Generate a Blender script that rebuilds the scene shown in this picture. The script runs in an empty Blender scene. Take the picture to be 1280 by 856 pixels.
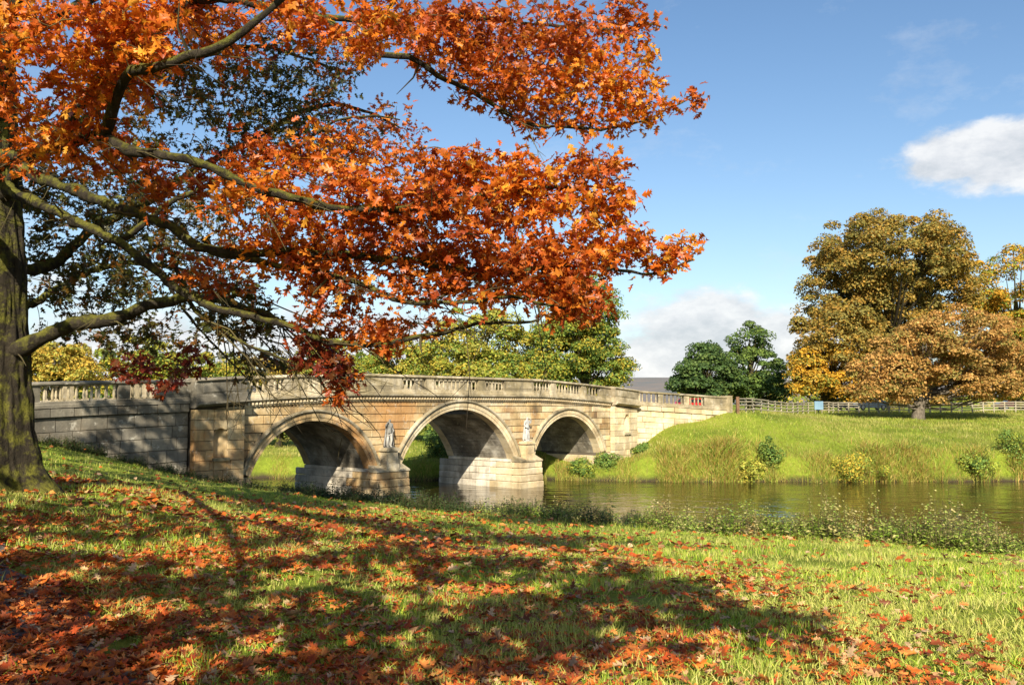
import bpy, math, random
import numpy as np
from mathutils import Vector, Matrix
R = math.radians
random.seed(7)
rng = np.random.default_rng(7)
scene = bpy.context.scene
C = scene.collection

# ------------------------------------------------------------------ camera, sky, sun, exposure
ZC = 4.2                    # eye height above the river surface (z = 0)
FPX = 1150.0                # focal length in pixels of the 1280 px wide photograph
PITCH = math.atan(77 / FPX)
cam_d = bpy.data.cameras.new('camera')
cam = bpy.data.objects.new('camera', cam_d)
C.objects.link(cam)
cam.location = (0, 0, ZC)
cam.rotation_euler = (math.pi / 2 + PITCH, 0, 0)
cam_d.sensor_width = 36.0
cam_d.lens = 36.0 * FPX / 1280
cam_d.clip_start = 0.1
cam_d.clip_end = 8000
scene.camera = cam

SUN_EL = R(31)
SUN_TRAVEL = (0.05, 1.0)    # horizontal direction the light travels
_h = math.hypot(*SUN_TRAVEL)
sun_dir = Vector((SUN_TRAVEL[0] / _h * math.cos(SUN_EL), SUN_TRAVEL[1] / _h * math.cos(SUN_EL), -math.sin(SUN_EL)))
sd = bpy.data.lights.new('sun', 'SUN')
sd.energy = 5.0
sd.angle = R(0.53)
sd.color = (1.0, 0.93, 0.80)
so = bpy.data.objects.new('sun', sd)
so.rotation_euler = sun_dir.to_track_quat('-Z', 'Y').to_euler()
so.location = (0, -20, 40)
C.objects.link(so)

world = bpy.data.worlds.new('World')
scene.world = world
world.use_nodes = True
wn, wl = world.node_tree.nodes, world.node_tree.links
wn.clear()


def W(t, **k):
    n = wn.new(t)
    for a, b in k.items():
        setattr(n, a, b)
    return n


def wmath(op, a, b=None, clamp=False):
    n = W('ShaderNodeMath', operation=op, use_clamp=clamp)
    for i, v in enumerate((a, b)):
        if v is None:
            continue
        if isinstance(v, (int, float)):
            n.inputs[i].default_value = v
        else:
            wl.new(v, n.inputs[i])
    return n.outputs[0]


sky = W('ShaderNodeTexSky', sky_type='NISHITA')
sky.sun_disc = False
sky.sun_elevation = SUN_EL
sky.sun_rotation = math.pi
sky.altitude = 100
sky.air_density = 1.0
sky.dust_density = 0.6
sky.ozone_density = 1.6
tc = W('ShaderNodeTexCoord')
nrm = W('ShaderNodeVectorMath', operation='NORMALIZE')
wl.new(tc.outputs['Generated'], nrm.inputs[0])
sep = W('ShaderNodeSeparateXYZ')
wl.new(nrm.outputs[0], sep.inputs[0])
mapn = W('ShaderNodeMapping')
mapn.inputs['Scale'].default_value = (1, 1, 2.0)
wl.new(nrm.outputs[0], mapn.inputs['Vector'])


def wnoise(scale, detail, rough, off=0.0):
    m = W('ShaderNodeMapping')
    m.inputs['Location'].default_value = (off, off * 1.7, off * 0.6)
    wl.new(mapn.outputs[0], m.inputs['Vector'])
    n = W('ShaderNodeTexNoise')
    n.inputs['Scale'].default_value = scale
    n.inputs['Detail'].default_value = detail
    n.inputs['Roughness'].default_value = rough
    wl.new(m.outputs[0], n.inputs['Vector'])
    return n.outputs[0]


def sky_dir(px, py):
    v = (428 - py) / FPX
    d = Vector(((px - 640) / FPX, math.cos(PITCH) - v * math.sin(PITCH), math.sin(PITCH) + v * math.cos(PITCH)))
    return d.normalized()


def blob(px, py, rx, ry):
    """soft elliptical cloud bank round one direction of the sky"""
    d = sky_dir(px, py)
    s = W('ShaderNodeVectorMath', operation='SUBTRACT')
    wl.new(nrm.outputs[0], s.inputs[0])
    s.inputs[1].default_value = d
    q = W('ShaderNodeVectorMath', operation='MULTIPLY')
    wl.new(s.outputs[0], q.inputs[0])
    q.inputs[1].default_value = (FPX / rx, FPX / rx, FPX / ry)
    ln = W('ShaderNodeVectorMath', operation='LENGTH')
    wl.new(q.outputs[0], ln.inputs[0])
    return wmath('SUBTRACT', 1.0, ln.outputs['Value'])


def ramp(sock, stops):
    n = W('ShaderNodeValToRGB')
    el = n.color_ramp.elements
    el[0].position, el[0].color = stops[0][0], (*stops[0][1], 1)
    el[1].position, el[1].color = stops[-1][0], (*stops[-1][1], 1)
    for p, c in stops[1:-1]:
        e = el.new(p)
        e.color = (*c, 1)
    wl.new(sock, n.inputs[0])
    return n


fb = wnoise(9.0, 8, 0.62, 3.1)
fb2 = wnoise(24.0, 6, 0.6, 8.4)
fbm = wmath('ADD', wmath('MULTIPLY', fb, 0.72), wmath('MULTIPLY', fb2, 0.28))
# heaped clouds on the horizon and one grey bank higher up
dens = None
for b in ((872, 420, 130, 62), (835, 455, 150, 62), (985, 430, 110, 62), (930, 480, 220, 50), (900, 400, 70, 40), (1240, 188, 120, 36), (1200, 205, 90, 24), (1300, 200, 120, 40), 
          (170, 440, 220, 60), (420, 430, 160, 60), (-300, 330, 320, 120), (1800, 420, 380, 110), (-900, 380, 420, 120)):
    v = blob(*b)
    dens = v if dens is None else wmath('MAXIMUM', dens, v)
d_cum = wmath('ADD', wmath('MULTIPLY', dens, 0.62), wmath('MULTIPLY', wmath('SUBTRACT', fbm, 0.49), 1.5))
# thin wisps everywhere
wisp = wmath('MULTIPLY', wmath('SUBTRACT', wnoise(5.5, 9, 0.66, 1.3), 0.555), 1.7, True)
m_cum = ramp(d_cum, [(0.0, (0, 0, 0)), (0.30, (1, 1, 1))])
m_cum.color_ramp.interpolation = 'EASE'
mask = wmath('MAXIMUM', m_cum.outputs[0], wisp, True)
mask = wmath('MULTIPLY', mask, 0.9, True)
up_m = W('ShaderNodeMapping')      # density a little higher up: tops of the heaps catch the light
up_m.inputs['Location'].default_value = (3.1, 3.1 * 1.7, 3.1 * 0.6 + 0.035)
wl.new(mapn.outputs[0], up_m.inputs['Vector'])
fbu = W('ShaderNodeTexNoise')
for k_, v_ in (('Scale', 9.0), ('Detail', 8), ('Roughness', 0.62)):
    fbu.inputs[k_].default_value = v_
wl.new(up_m.outputs[0], fbu.inputs['Vector'])
shade = wmath('ADD', wmath('MULTIPLY', wmath('SUBTRACT', fb, fbu.outputs[0]), 2.2), wmath('ADD', wmath('MULTIPLY', fb2, 0.35), 0.36), True)
ccol = ramp(shade, [(0.20, (4.3, 4.55, 4.8)), (0.50, (5.4, 5.5, 5.65)), (0.78, (6.5, 6.5, 6.45))])
# pale air towards the horizon
hz = wmath('POWER', wmath('SUBTRACT', 1.0, sep.outputs['Z'], True), 9.0, True)
mixh = W('ShaderNodeMix', data_type='RGBA')
mixh.inputs['B'].default_value = (4.6, 5.4, 6.1, 1)
wl.new(wmath('MULTIPLY', hz, 0.55), mixh.inputs['Factor'])
hsv = W('ShaderNodeHueSaturation')
hsv.inputs['Saturation'].default_value = 1.12
wl.new(sky.outputs[0], hsv.inputs['Color'])
wl.new(hsv.outputs[0], mixh.inputs['A'])
mixc = W('ShaderNodeMix', data_type='RGBA')
wl.new(mask, mixc.inputs['Factor'])
wl.new(mixh.outputs['Result'], mixc.inputs['A'])
wl.new(ccol.outputs[0], mixc.inputs['B'])
bg = W('ShaderNodeBackground')
bg.inputs['Strength'].default_value = 0.082
wl.new(mixc.outputs['Result'], bg.inputs['Color'])
wo = W('ShaderNodeOutputWorld')
wl.new(bg.outputs[0], wo.inputs['Surface'])

vs = scene.view_settings
vs.view_transform = 'Standard'
vs.look = 'None'
vs.exposure = 0.90
vs.gamma = 1.0
vs.use_curve_mapping = False
scene.render.engine = 'CYCLES'
scene.cycles.use_denoising = True
scene.cycles.max_bounces = 6
scene.cycles.transparent_max_bounces = 8
scene.cycles.transmission_bounces = 4
scene.cycles.use_light_tree = True

# ------------------------------------------------------------------ helpers


def at(px, py, Y):
    """a point at forward distance Y seen at a pixel of the photograph"""
    v = (428 - py) / FPX
    dy = math.cos(PITCH) - v * math.sin(PITCH)
    dz = math.sin(PITCH) + v * math.cos(PITCH)
    k = Y / dy
    return Vector(((px - 640) / FPX * k, Y, ZC + dz * k))


def project(P):
    P = np.asarray(P, float)
    q = P - np.array([0, 0, ZC])
    c, s = math.cos(PITCH), math.sin(PITCH)
    fw = q[:, 1] * c + q[:, 2] * s
    up = -q[:, 1] * s + q[:, 2] * c
    return 640 + FPX * q[:, 0] / fw, 428 - FPX * up / fw, fw


def tag(o, label=None, cat=None, group=None, kind=None):
    if label: o['label'] = label
    if cat: o['category'] = cat
    if group: o['group'] = group
    if kind: o['kind'] = kind
    return o


def link(name, me, parent=None, mat=None):
    o = bpy.data.objects.new(name, me)
    C.objects.link(o)
    if parent is not None:
        o.parent = parent
    if mat is not None and me is not None and not me.materials:
        me.materials.append(mat)
    return o


def empty(name, loc=(0, 0, 0), rz=0.0):
    o = bpy.data.objects.new(name, None)
    o.empty_display_size = 0.2
    o.location = loc
    o.rotation_euler = (0, 0, rz)
    C.objects.link(o)
    return o


def copy_tree(o, parent=None):
    c = o.copy()
    C.objects.link(c)
    c.parent = parent
    for ch in o.children:
        copy_tree(ch, c)
    return c


class MB:
    """collects shapes; build() links them as one mesh object"""

    def __init__(s):
        s.v, s.f = [], []

    def poly(s, pts, faces):
        b = len(s.v)
        s.v += [tuple(p) for p in pts]
        s.f += [tuple(i + b for i in f) for f in faces]

    def box(s, x0, x1, y0, y1, z0, z1):
        s.poly([(x0, y0, z0), (x1, y0, z0), (x1, y1, z0), (x0, y1, z0), (x0, y0, z1), (x1, y0, z1), (x1, y1, z1), (x0, y1, z1)],
               [(0, 3, 2, 1), (4, 5, 6, 7), (0, 1, 5, 4), (1, 2, 6, 5), (2, 3, 7, 6), (3, 0, 4, 7)])

    def lathe(s, prof, n=8, cx=0, cy=0, z0=0):
        pts, fc = [], []
        for r, z in prof:
            for k in range(n):
                a = 2 * math.pi * (k + 0.5) / n
                pts.append((cx + r * math.cos(a), cy + r * math.sin(a), z0 + z))
        m = len(prof)
        for i in range(m - 1):
            for k in range(n):
                k2 = (k + 1) % n
                fc.append((i * n + k, i * n + k2, (i + 1) * n + k2, (i + 1) * n + k))
        fc.append(tuple(range(n - 1, -1, -1)))
        fc.append(tuple((m - 1) * n + k for k in range(n)))
        s.poly(pts, fc)

    def tube(s, pts, rad, n=6, cap=True):
        pts = [Vector(p) for p in pts]
        m = len(pts)
        if isinstance(rad, (int, float)):
            rad = [rad] * m
        up = Vector((0.13, 0.21, 1)).normalized()
        out = []
        for i, p in enumerate(pts):
            d = (pts[min(i + 1, m - 1)] - pts[max(i - 1, 0)])
            d = d.normalized() if d.length > 1e-6 else Vector((0, 0, 1))
            a = d.cross(up)
            if a.length < 0.1:
                a = d.cross(Vector((1, 0.1, 0)))
            a.normalize()
            b = d.cross(a)
            for k in range(n):
                t = 2 * math.pi * k / n
                out.append(p + (a * math.cos(t) + b * math.sin(t)) * rad[i])
        fc = []
        for i in range(m - 1):
            for k in range(n):
                k2 = (k + 1) % n
                fc.append((i * n + k, i * n + k2, (i + 1) * n + k2, (i + 1) * n + k))
        if cap:
            fc.append(tuple(range(n - 1, -1, -1)))
            fc.append(tuple((m - 1) * n + k for k in range(n)))
        s.poly(out, fc)

    def build(s, name, mat, parent=None, smooth=False):
        me = bpy.data.meshes.new(name)
        me.from_pydata(s.v, [], s.f)
        if smooth:
            me.shade_smooth()
        me.update()
        return link(name, me, parent, mat)


def np_mesh(name, V, F, col=None, smooth=False):
    """V (n,3) verts, F (m,k) faces with one k, col (n,3) vertex colours"""
    me = bpy.data.meshes.new(name)
    V = np.ascontiguousarray(V, dtype=np.float32)
    F = np.ascontiguousarray(F, dtype=np.int32)
    m, k = F.shape
    me.vertices.add(len(V))
    me.vertices.foreach_set('co', V.ravel())
    me.loops.add(m * k)
    me.loops.foreach_set('vertex_index', F.ravel())
    me.polygons.add(m)
    me.polygons.foreach_set('loop_start', np.arange(0, m * k, k, dtype=np.int32))
    if smooth:
        me.polygons.foreach_set('use_smooth', np.ones(m, dtype=bool))
    if col is not None:
        a = me.attributes.new('Col', 'FLOAT_COLOR', 'POINT')
        c4 = np.ones((len(V), 4), dtype=np.float32)
        c4[:, :3] = col
        a.data.foreach_set('color', c4.ravel())
    me.update(calc_edges=True)
    return me


_vn = np.random.default_rng(99).random((64, 64))


def vnoise(X, Y, f=1.0, o=0.0):
    """smooth 2-D value noise, 0..1"""
    x = np.asarray(X, float) * f + 17.3 + o; y = np.asarray(Y, float) * f + 5.1 + o * 1.7
    i, j = np.floor(x).astype(int), np.floor(y).astype(int)
    u, v = x - i, y - j
    u = u * u * (3 - 2 * u); v = v * v * (3 - 2 * v)
    a, b, c, d = _vn[i % 64, j % 64], _vn[(i + 1) % 64, j % 64], _vn[i % 64, (j + 1) % 64], _vn[(i + 1) % 64, (j + 1) % 64]
    return (a * (1 - u) + b * u) * (1 - v) + (c * (1 - u) + d * u) * v


def unit(a):
    return a / np.maximum(np.linalg.norm(a, axis=-1, keepdims=True), 1e-9)


# ------------------------------------------------------------------ materials
MATS = {}


class Mat:
    def __init__(s, name, rough=0.8, spec=0.3):
        s.m = bpy.data.materials.new(name)
        s.m.use_nodes = True
        s.n, s.l = s.m.node_tree.nodes, s.m.node_tree.links
        s.b = s.n['Principled BSDF']
        s.out = s.n['Material Output']
        s.b.inputs['Roughness'].default_value = rough
        s.b.inputs['Specular IOR Level'].default_value = spec
        s.geo = s.n.new('ShaderNodeNewGeometry')
        MATS[name] = s.m

    def node(s, t, **k):
        n = s.n.new(t)
        for a, b in k.items():
            setattr(n, a, b)
        return n

    def math(s, op, a, b=None, clamp=False):
        n = s.node('ShaderNodeMath', operation=op, use_clamp=clamp)
        for i, v in enumerate((a, b)):
            if v is None: continue
            if isinstance(v, (int, float)): n.inputs[i].default_value = v
            else: s.l.new(v, n.inputs[i])
        return n.outputs[0]

    def pos(s, scale=(1, 1, 1), src=None):
        m = s.node('ShaderNodeMapping')
        m.inputs['Scale'].default_value = scale
        s.l.new(src if src is not None else s.geo.outputs['Position'], m.inputs['Vector'])
        return m.outputs[0]

    def noise(s, scale, detail=5, rough=0.55, vec=None, dist=0.0):
        n = s.node('ShaderNodeTexNoise')
        n.inputs['Scale'].default_value = scale
        n.inputs['Detail'].default_value = detail
        n.inputs['Roughness'].default_value = rough
        n.inputs['Distortion'].default_value = dist
        s.l.new(vec if vec is not None else s.geo.outputs['Position'], n.inputs['Vector'])
        return n.outputs[0]

    def ramp(s, sock, stops):
        n = s.node('ShaderNodeValToRGB')
        el = n.color_ramp.elements
        el[0].position, el[0].color = stops[0][0], (*stops[0][1], 1)
        el[1].position, el[1].color = stops[-1][0], (*stops[-1][1], 1)
        for p, c in stops[1:-1]:
            e = el.new(p); e.color = (*c, 1)
        s.l.new(sock, n.inputs[0])
        return n.outputs[0]

    def mask(s, sock, a, b):
        n = s.node('ShaderNodeMapRange')
        n.inputs['From Min'].default_value = a
        n.inputs['From Max'].default_value = b
        s.l.new(sock, n.inputs['Value'])
        return n.outputs[0]

    def mix(s, f, a, b, mode='MIX'):
        n = s.node('ShaderNodeMix', data_type='RGBA', blend_type=mode)
        for key, v in (('Factor', f), ('A', a), ('B', b)):
            if isinstance(v, (int, float)): n.inputs[key].default_value = v
            elif isinstance(v, tuple): n.inputs[key].default_value = (*v, 1)
            else: s.l.new(v, n.inputs[key])
        return n.outputs['Result']

    def color(s, v):
        if isinstance(v, tuple): s.b.inputs['Base Color'].default_value = (*v, 1)
        else: s.l.new(v, s.b.inputs['Base Color'])

    def bump(s, sock, strength=0.5, dist=0.02):
        n = s.node('ShaderNodeBump')
        n.inputs['Strength'].default_value = strength
        n.inputs['Distance'].default_value = dist
        s.l.new(sock, n.inputs['Height'])
        s.l.new(n.outputs[0], s.b.inputs['Normal'])

    def rand(s):
        return s.node('ShaderNodeObjectInfo').outputs['Random']


def stone(name, lo, mid, hi, stain, stain_amt, dark_amt, spot=None):
    M = Mat(name, 0.9, 0.2)
    big = M.noise(0.9, 7, 0.62)
    c = M.ramp(big, [(0.30, lo), (0.48, mid), (0.66, hi)])
    # each stone has its own tone
    t = M.ramp(M.rand(), [(0.0, (0.66, 0.62, 0.55)), (0.5, (1.0, 0.97, 0.92)), (1.0, (1.22, 1.15, 1.02))])
    c = M.mix(0.85, c, t, 'MULTIPLY')
    st = M.mask(M.noise(0.55, 6, 0.6, M.pos((1, 1, 1.3))), 0.50, 0.64)
    c = M.mix(M.math('MULTIPLY', st, stain_amt), c, stain)
    gp = M.mask(M.noise(0.75, 7, 0.66, M.pos((1.3, 1.3, 1.0))), 0.53, 0.66)
    c = M.mix(M.math('MULTIPLY', gp, dark_amt * 0.9), c, (0.13, 0.115, 0.09))
    if spot:
        for (p, r) in spot:
            d = M.node('ShaderNodeVectorMath', operation='DISTANCE')
            M.l.new(M.geo.outputs['Position'], d.inputs[0]); d.inputs[1].default_value = p
            f = M.math('SUBTRACT', 1.0, M.math('DIVIDE', d.outputs['Value'], r), True)
            f = M.math('MULTIPLY', M.mask(M.math('ADD', f, M.math('MULTIPLY', M.noise(1.6, 6, 0.65), 1.0)), 0.62, 1.05), 0.62)
            c = M.mix(f, c, (0.46, 0.21, 0.06))
    # black run-off streaks and pale lichen
    stv = M.noise(1.0, 7, 0.65, M.pos((2.4, 2.4, 0.35)))
    dk = M.mask(stv, 0.52, 0.70)
    c = M.mix(M.math('MULTIPLY', dk, dark_amt), c, (0.055, 0.05, 0.04))
    sp = M.mask(M.noise(5.0, 6, 0.7), 0.60, 0.72)
    c = M.mix(M.math('MULTIPLY', sp, 0.45), c, (0.09, 0.085, 0.06))
    lich = M.mask(M.noise(3.1, 6, 0.7, M.pos((1, 1, 1.2))), 0.58, 0.68)
    c = M.mix(M.math('MULTIPLY', lich, 0.5), c, (0.62, 0.57, 0.45))
    M.color(c)
    h = M.math('ADD', M.noise(14, 8, 0.7), M.math('MULTIPLY', M.noise(3.0, 4, 0.5), 1.5))
    M.bump(h, 0.6, 0.03)
    return M.m


STAIN_SPOT = [((-5.2, 40.5, 4.0), 2.1), ((-7.0, 38.6, 2.9), 1.2), ((-6.6, 39.4, 1.9), 1.2), ((-12.0, 33.4, 2.4), 1.5)]
stone('stone_gold', (0.24, 0.165, 0.08), (0.46, 0.33, 0.165), (0.60, 0.48, 0.29), (0.34, 0.17, 0.06), 0.65, 0.55, STAIN_SPOT)
stone('stone_pale', (0.36, 0.275, 0.155), (0.56, 0.45, 0.275), (0.68, 0.59, 0.42), (0.42, 0.28, 0.13), 0.3, 0.25)
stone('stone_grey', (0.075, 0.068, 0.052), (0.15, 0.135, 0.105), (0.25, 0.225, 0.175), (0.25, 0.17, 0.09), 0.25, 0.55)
stone('stone_cap', (0.10, 0.085, 0.055), (0.33, 0.275, 0.175), (0.56, 0.49, 0.36), (0.28, 0.22, 0.10), 0.35, 0.5)
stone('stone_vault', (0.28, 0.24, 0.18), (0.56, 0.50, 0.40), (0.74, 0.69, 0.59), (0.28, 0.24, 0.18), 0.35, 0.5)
stone('stone_vault_shaded', (0.09, 0.08, 0.06), (0.27, 0.24, 0.19), (0.66, 0.62, 0.53), (0.14, 0.12, 0.09), 0.5, 0.6)  # vault stone with the deep shade under the arches put into its colour
stone('stone_statue_shaded', (0.07, 0.07, 0.065), (0.20, 0.195, 0.18), (0.42, 0.41, 0.38), (0.10, 0.10, 0.09), 0.5, 0.5)  # darkened copy of the statue stone, shade painted into the colour
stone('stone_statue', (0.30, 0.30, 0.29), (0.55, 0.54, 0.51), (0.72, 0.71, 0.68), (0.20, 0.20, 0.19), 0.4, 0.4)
M = Mat('mortar', 0.95, 0.1); M.color(M.ramp(M.noise(2.0, 5), [(0.3, (0.06, 0.05, 0.035)), (0.7, (0.14, 0.115, 0.08))]))
M = Mat('asphalt', 0.9, 0.2); M.color(M.ramp(M.noise(3.0, 6), [(0.3, (0.05, 0.05, 0.05)), (0.7, (0.10, 0.10, 0.095))])); M.bump(M.noise(60, 4), 0.4, 0.01)

# foliage: colour per leaf from the vertex colours
def foliage(name, trans=0.35, rough=0.55, spec=0.25, gain=1.0):
    M = Mat(name, rough, spec)
    a = M.node('ShaderNodeAttribute', attribute_name='Col')
    c = M.mix(0.5, a.outputs['Color'], M.ramp(M.noise(30, 3), [(0.3, (0.6 * gain,) * 3), (0.7, (1.35 * gain,) * 3)]), 'MULTIPLY')
    M.color(c)
    t = M.node('ShaderNodeBsdfTranslucent')
    M.l.new(c, t.inputs['Color'])
    mx = M.node('ShaderNodeMixShader')
    mx.inputs[0].default_value = trans
    M.l.new(M.b.outputs[0], mx.inputs[1]); M.l.new(t.outputs[0], mx.inputs[2])
    M.l.new(mx.outputs[0], M.out.inputs['Surface'])
    return M.m


foliage('oak_leaf', 0.45, 0.42, 0.4)
foliage('litter_leaf', 0.15, 0.6, 0.25)
foliage('tree_leaf', 0.30, 0.6, 0.2)
foliage('grass_blade', 0.30, 0.5, 0.3)

M = Mat('bark', 0.95, 0.15)
nz = M.node('ShaderNodeSeparateXYZ'); M.l.new(M.geo.outputs['Normal'], nz.inputs[0])
brk = M.noise(2.2, 8, 0.7, M.pos((4, 4, 0.9)))
c = M.ramp(brk, [(0.3, (0.014, 0.011, 0.007)), (0.55, (0.042, 0.033, 0.021)), (0.75, (0.085, 0.068, 0.045))])
moss = M.mask(M.math('ADD', M.math('MULTIPLY', nz.outputs['Z'], 0.16), M.noise(4.5, 8, 0.68)), 0.48, 0.62)
c = M.mix(M.math('MULTIPLY', moss, 0.8), c, M.ramp(M.noise(22, 5, 0.7), [(0.3, (0.05, 0.048, 0.01)), (0.7, (0.24, 0.225, 0.03))]))
M.color(c); M.bump(M.math('ADD', brk, M.math('MULTIPLY', M.noise(26, 6, 0.7), 0.7)), 1.0, 0.06)
M = Mat('bark_pale', 0.95, 0.15)
brk = M.noise(3.0, 8, 0.7, M.pos((4, 4, 0.8)))
M.color(M.ramp(brk, [(0.3, (0.05, 0.04, 0.03)), (0.7, (0.22, 0.18, 0.13))])); M.bump(brk, 0.8, 0.05)
M = Mat('twig', 0.9, 0.2); M.color(M.ramp(M.noise(1.2, 6), [(0.35, (0.03, 0.022, 0.014)), (0.65, (0.13, 0.105, 0.04))]))

M = Mat('turf', 0.95, 0.1)
a = M.noise(0.35, 7, 0.62); b = M.noise(6.0, 6, 0.7); c3 = M.noise(1.7, 6, 0.65, dist=0.6)
c = M.ramp(a, [(0.30, (0.11, 0.145, 0.018)), (0.5, (0.20, 0.245, 0.026)), (0.70, (0.28, 0.30, 0.045))])
c = M.mix(0.7, c, M.ramp(b, [(0.3, (0.55, 0.55, 0.5)), (0.7, (1.3, 1.3, 1.2))]), 'MULTIPLY')
c = M.mix(M.math('MULTIPLY', M.mask(c3, 0.55, 0.72), 0.55), c, (0.22, 0.165, 0.055))
sepz = M.node('ShaderNodeSeparateXYZ'); M.l.new(M.geo.outputs['Position'], sepz.inputs[0])
mud = M.mask(M.math('ADD', sepz.outputs['Z'], M.math('MULTIPLY', M.noise(1.3, 4), 0.4)), 0.55, 0.25)
c = M.mix(mud, c, (0.055, 0.042, 0.024))
M.color(c); M.bump(M.math('ADD', b, M.noise(40, 4)), 0.8, 0.05)
M = Mat('dirt_path', 0.95, 0.15); M.color(M.ramp(M.noise(4.0, 7, 0.65), [(0.3, (0.06, 0.05, 0.042)), (0.7, (0.19, 0.165, 0.14))])); M.bump(M.noise(30, 5), 0.6, 0.02)
M = Mat('moor', 1.0, 0.05); M.color(M.ramp(M.noise(0.012, 8, 0.65, M.pos((1, 1, 3))), [(0.35, (0.14, 0.155, 0.15)), (0.5, (0.185, 0.165, 0.15)), (0.65, (0.23, 0.19, 0.155))]))

M = Mat('river_water', 0.04, 0.5)
M.b.inputs['IOR'].default_value = 1.33
M.color(M.ramp(M.noise(0.25, 5), [(0.35, (0.022, 0.015, 0.005)), (0.65, (0.040, 0.029, 0.009))]))
w1 = M.noise(0.8, 2, 0.5, M.pos((0.8, 1.35, 1)), 0.5); w2 = M.noise(2.6, 2, 0.5, M.pos((0.8, 1.3, 1)), 0.4)
gust = M.mask(M.noise(0.13, 3), 0.35, 0.65)
hgt = M.math('ADD', w1, M.math('MULTIPLY', w2, 0.30))
M.bump(M.math('MULTIPLY', hgt, M.math('ADD', M.math('MULTIPLY', gust, 0.7), 0.5)), 0.8, 0.07)

M = Mat('fence_wood', 0.85, 0.2); M.color(M.mix(0.7, M.ramp(M.noise(2.0, 6, 0.6, M.pos((1, 1, 6))), [(0.3, (0.20, 0.17, 0.12)), (0.7, (0.46, 0.40, 0.28))]), M.ramp(M.rand(), [(0, (0.8, 0.8, 0.8)), (1, (1.15, 1.12, 1.05))]), 'MULTIPLY'))
M = Mat('brown_post', 0.85, 0.2); M.color(M.ramp(M.noise(3.0, 6), [(0.3, (0.10, 0.055, 0.03)), (0.7, (0.20, 0.11, 0.06))]))
M = Mat('sign_blue', 0.5, 0.4); M.color(M.ramp(M.noise(2.0, 3), [(0.3, (0.14, 0.24, 0.31)), (0.7, (0.20, 0.31, 0.38))]))
for nm, c in (('paint_red', (0.55, 0.02, 0.02)), ('paint_grey_blue', (0.20, 0.27, 0.34)), ('paint_dark', (0.03, 0.035, 0.045)), ('paint_white', (0.75, 0.75, 0.74))):
    M = Mat(nm, 0.25, 0.5); M.color(M.mix(M.math('MULTIPLY', M.noise(1.5, 4), 0.15), c, (0.2, 0.19, 0.17)))
    M.b.inputs['Coat Weight'].default_value = 0.5
M = Mat('car_glass', 0.05, 0.5); M.color((0.02, 0.025, 0.03))
M = Mat('rubber', 0.8, 0.3); M.color((0.02, 0.02, 0.02))
M = Mat('alloy', 0.35, 0.5); M.color((0.45, 0.45, 0.47)); M.b.inputs['Metallic'].default_value = 0.7
M = Mat('lamp_lens', 0.15, 0.5); M.color((0.75, 0.75, 0.72))

# ------------------------------------------------------------------ terrain
NEAR_W = np.array([(-400, 140), (-120, 78), (-60, 56), (-40, 50), (-20, 41.5), (-13.5, 38.4), (-10, 35.3), (-7, 32.5), (-3, 29.6), (0, 27.0), (6, 23.6), (11, 21.0), (20, 16.5), (40, 6), (90, -20), (400, -180)], float)
FAR_W = np.array([(-400, 160), (-120, 94), (-60, 68), (-30, 54.5), (-14, 52.6), (-4.4, 51.2), (-1.0, 53.2), (1.0, 53.6), (2.5, 51.2), (6, 50.3), (16, 50.3), (28, 50.6), (45, 50.0), (90, 38), (400, -100)], float)


def fN(X): return np.interp(X, NEAR_W[:, 0], NEAR_W[:, 1]) + 0.16 * np.sin(np.asarray(X) * 1.3) + 0.10 * np.sin(np.asarray(X) * 3.1 + 1)
def fF(X): return np.interp(X, FAR_W[:, 0], FAR_W[:, 1]) + 0.16 * np.sin(np.asarray(X) * 0.9 + 2) + 0.12 * np.sin(np.asarray(X) * 2.6) + 0.06 * np.sin(np.asarray(X) * 6.1)


class RBF:
    def __init__(s, pts, c=3.0):
        s.P = np.array([p[:2] for p in pts], float)
        z = np.array([p[2] for p in pts], float)
        s.c = c
        s.m = z.mean()
        d = np.linalg.norm(s.P[:, None] - s.P[None], axis=2)
        s.w = np.linalg.solve(np.sqrt(d * d + c * c) + np.eye(len(z)) * 0.02, z - s.m)

    def __call__(s, X, Y):
        out = np.full(X.shape, s.m)
        for (px, py), w in zip(s.P, s.w):
            out += w * np.sqrt((X - px) ** 2 + (Y - py) ** 2 + s.c ** 2)
        return out


near_h = RBF([(0, 0, 2.55), (0, 6, 2.5), (0, 12, 2.15), (0, 20, 1.5), (0, 24.6, 1.2), (6, 21.5, 1.2), (10.7, 19, 1.2), (8, 8, 2.35), (14, 6, 2.2), (-7, 13.5, 2.94), (-3, 14, 2.3),
              (-15.2, 28.6, 3.15), (-13.2, 31.0, 2.3), (-11.3, 32.8, 1.45), (-4, 27.5, 1.2), (-7, 24, 1.75), (-10, 26, 2.2), (-12, 20, 2.9), (-20, 15, 3.4), (-19, 29, 3.7), (-22, 35, 3.9), (-40, 30, 4.0),
              (-40, 0, 3.4), (-8, 3, 2.75), (0, -20, 2.7), (-30, -40, 3.2), (40, -40, 2.4), (25, 3, 2.0), (-18, 38.5, 2.2), (-60, 50, 3.0), (-200, 80, 3.2), (60, -25, 2.0), (200, -150, 2.2), (-200, -150, 3.2)])
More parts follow.
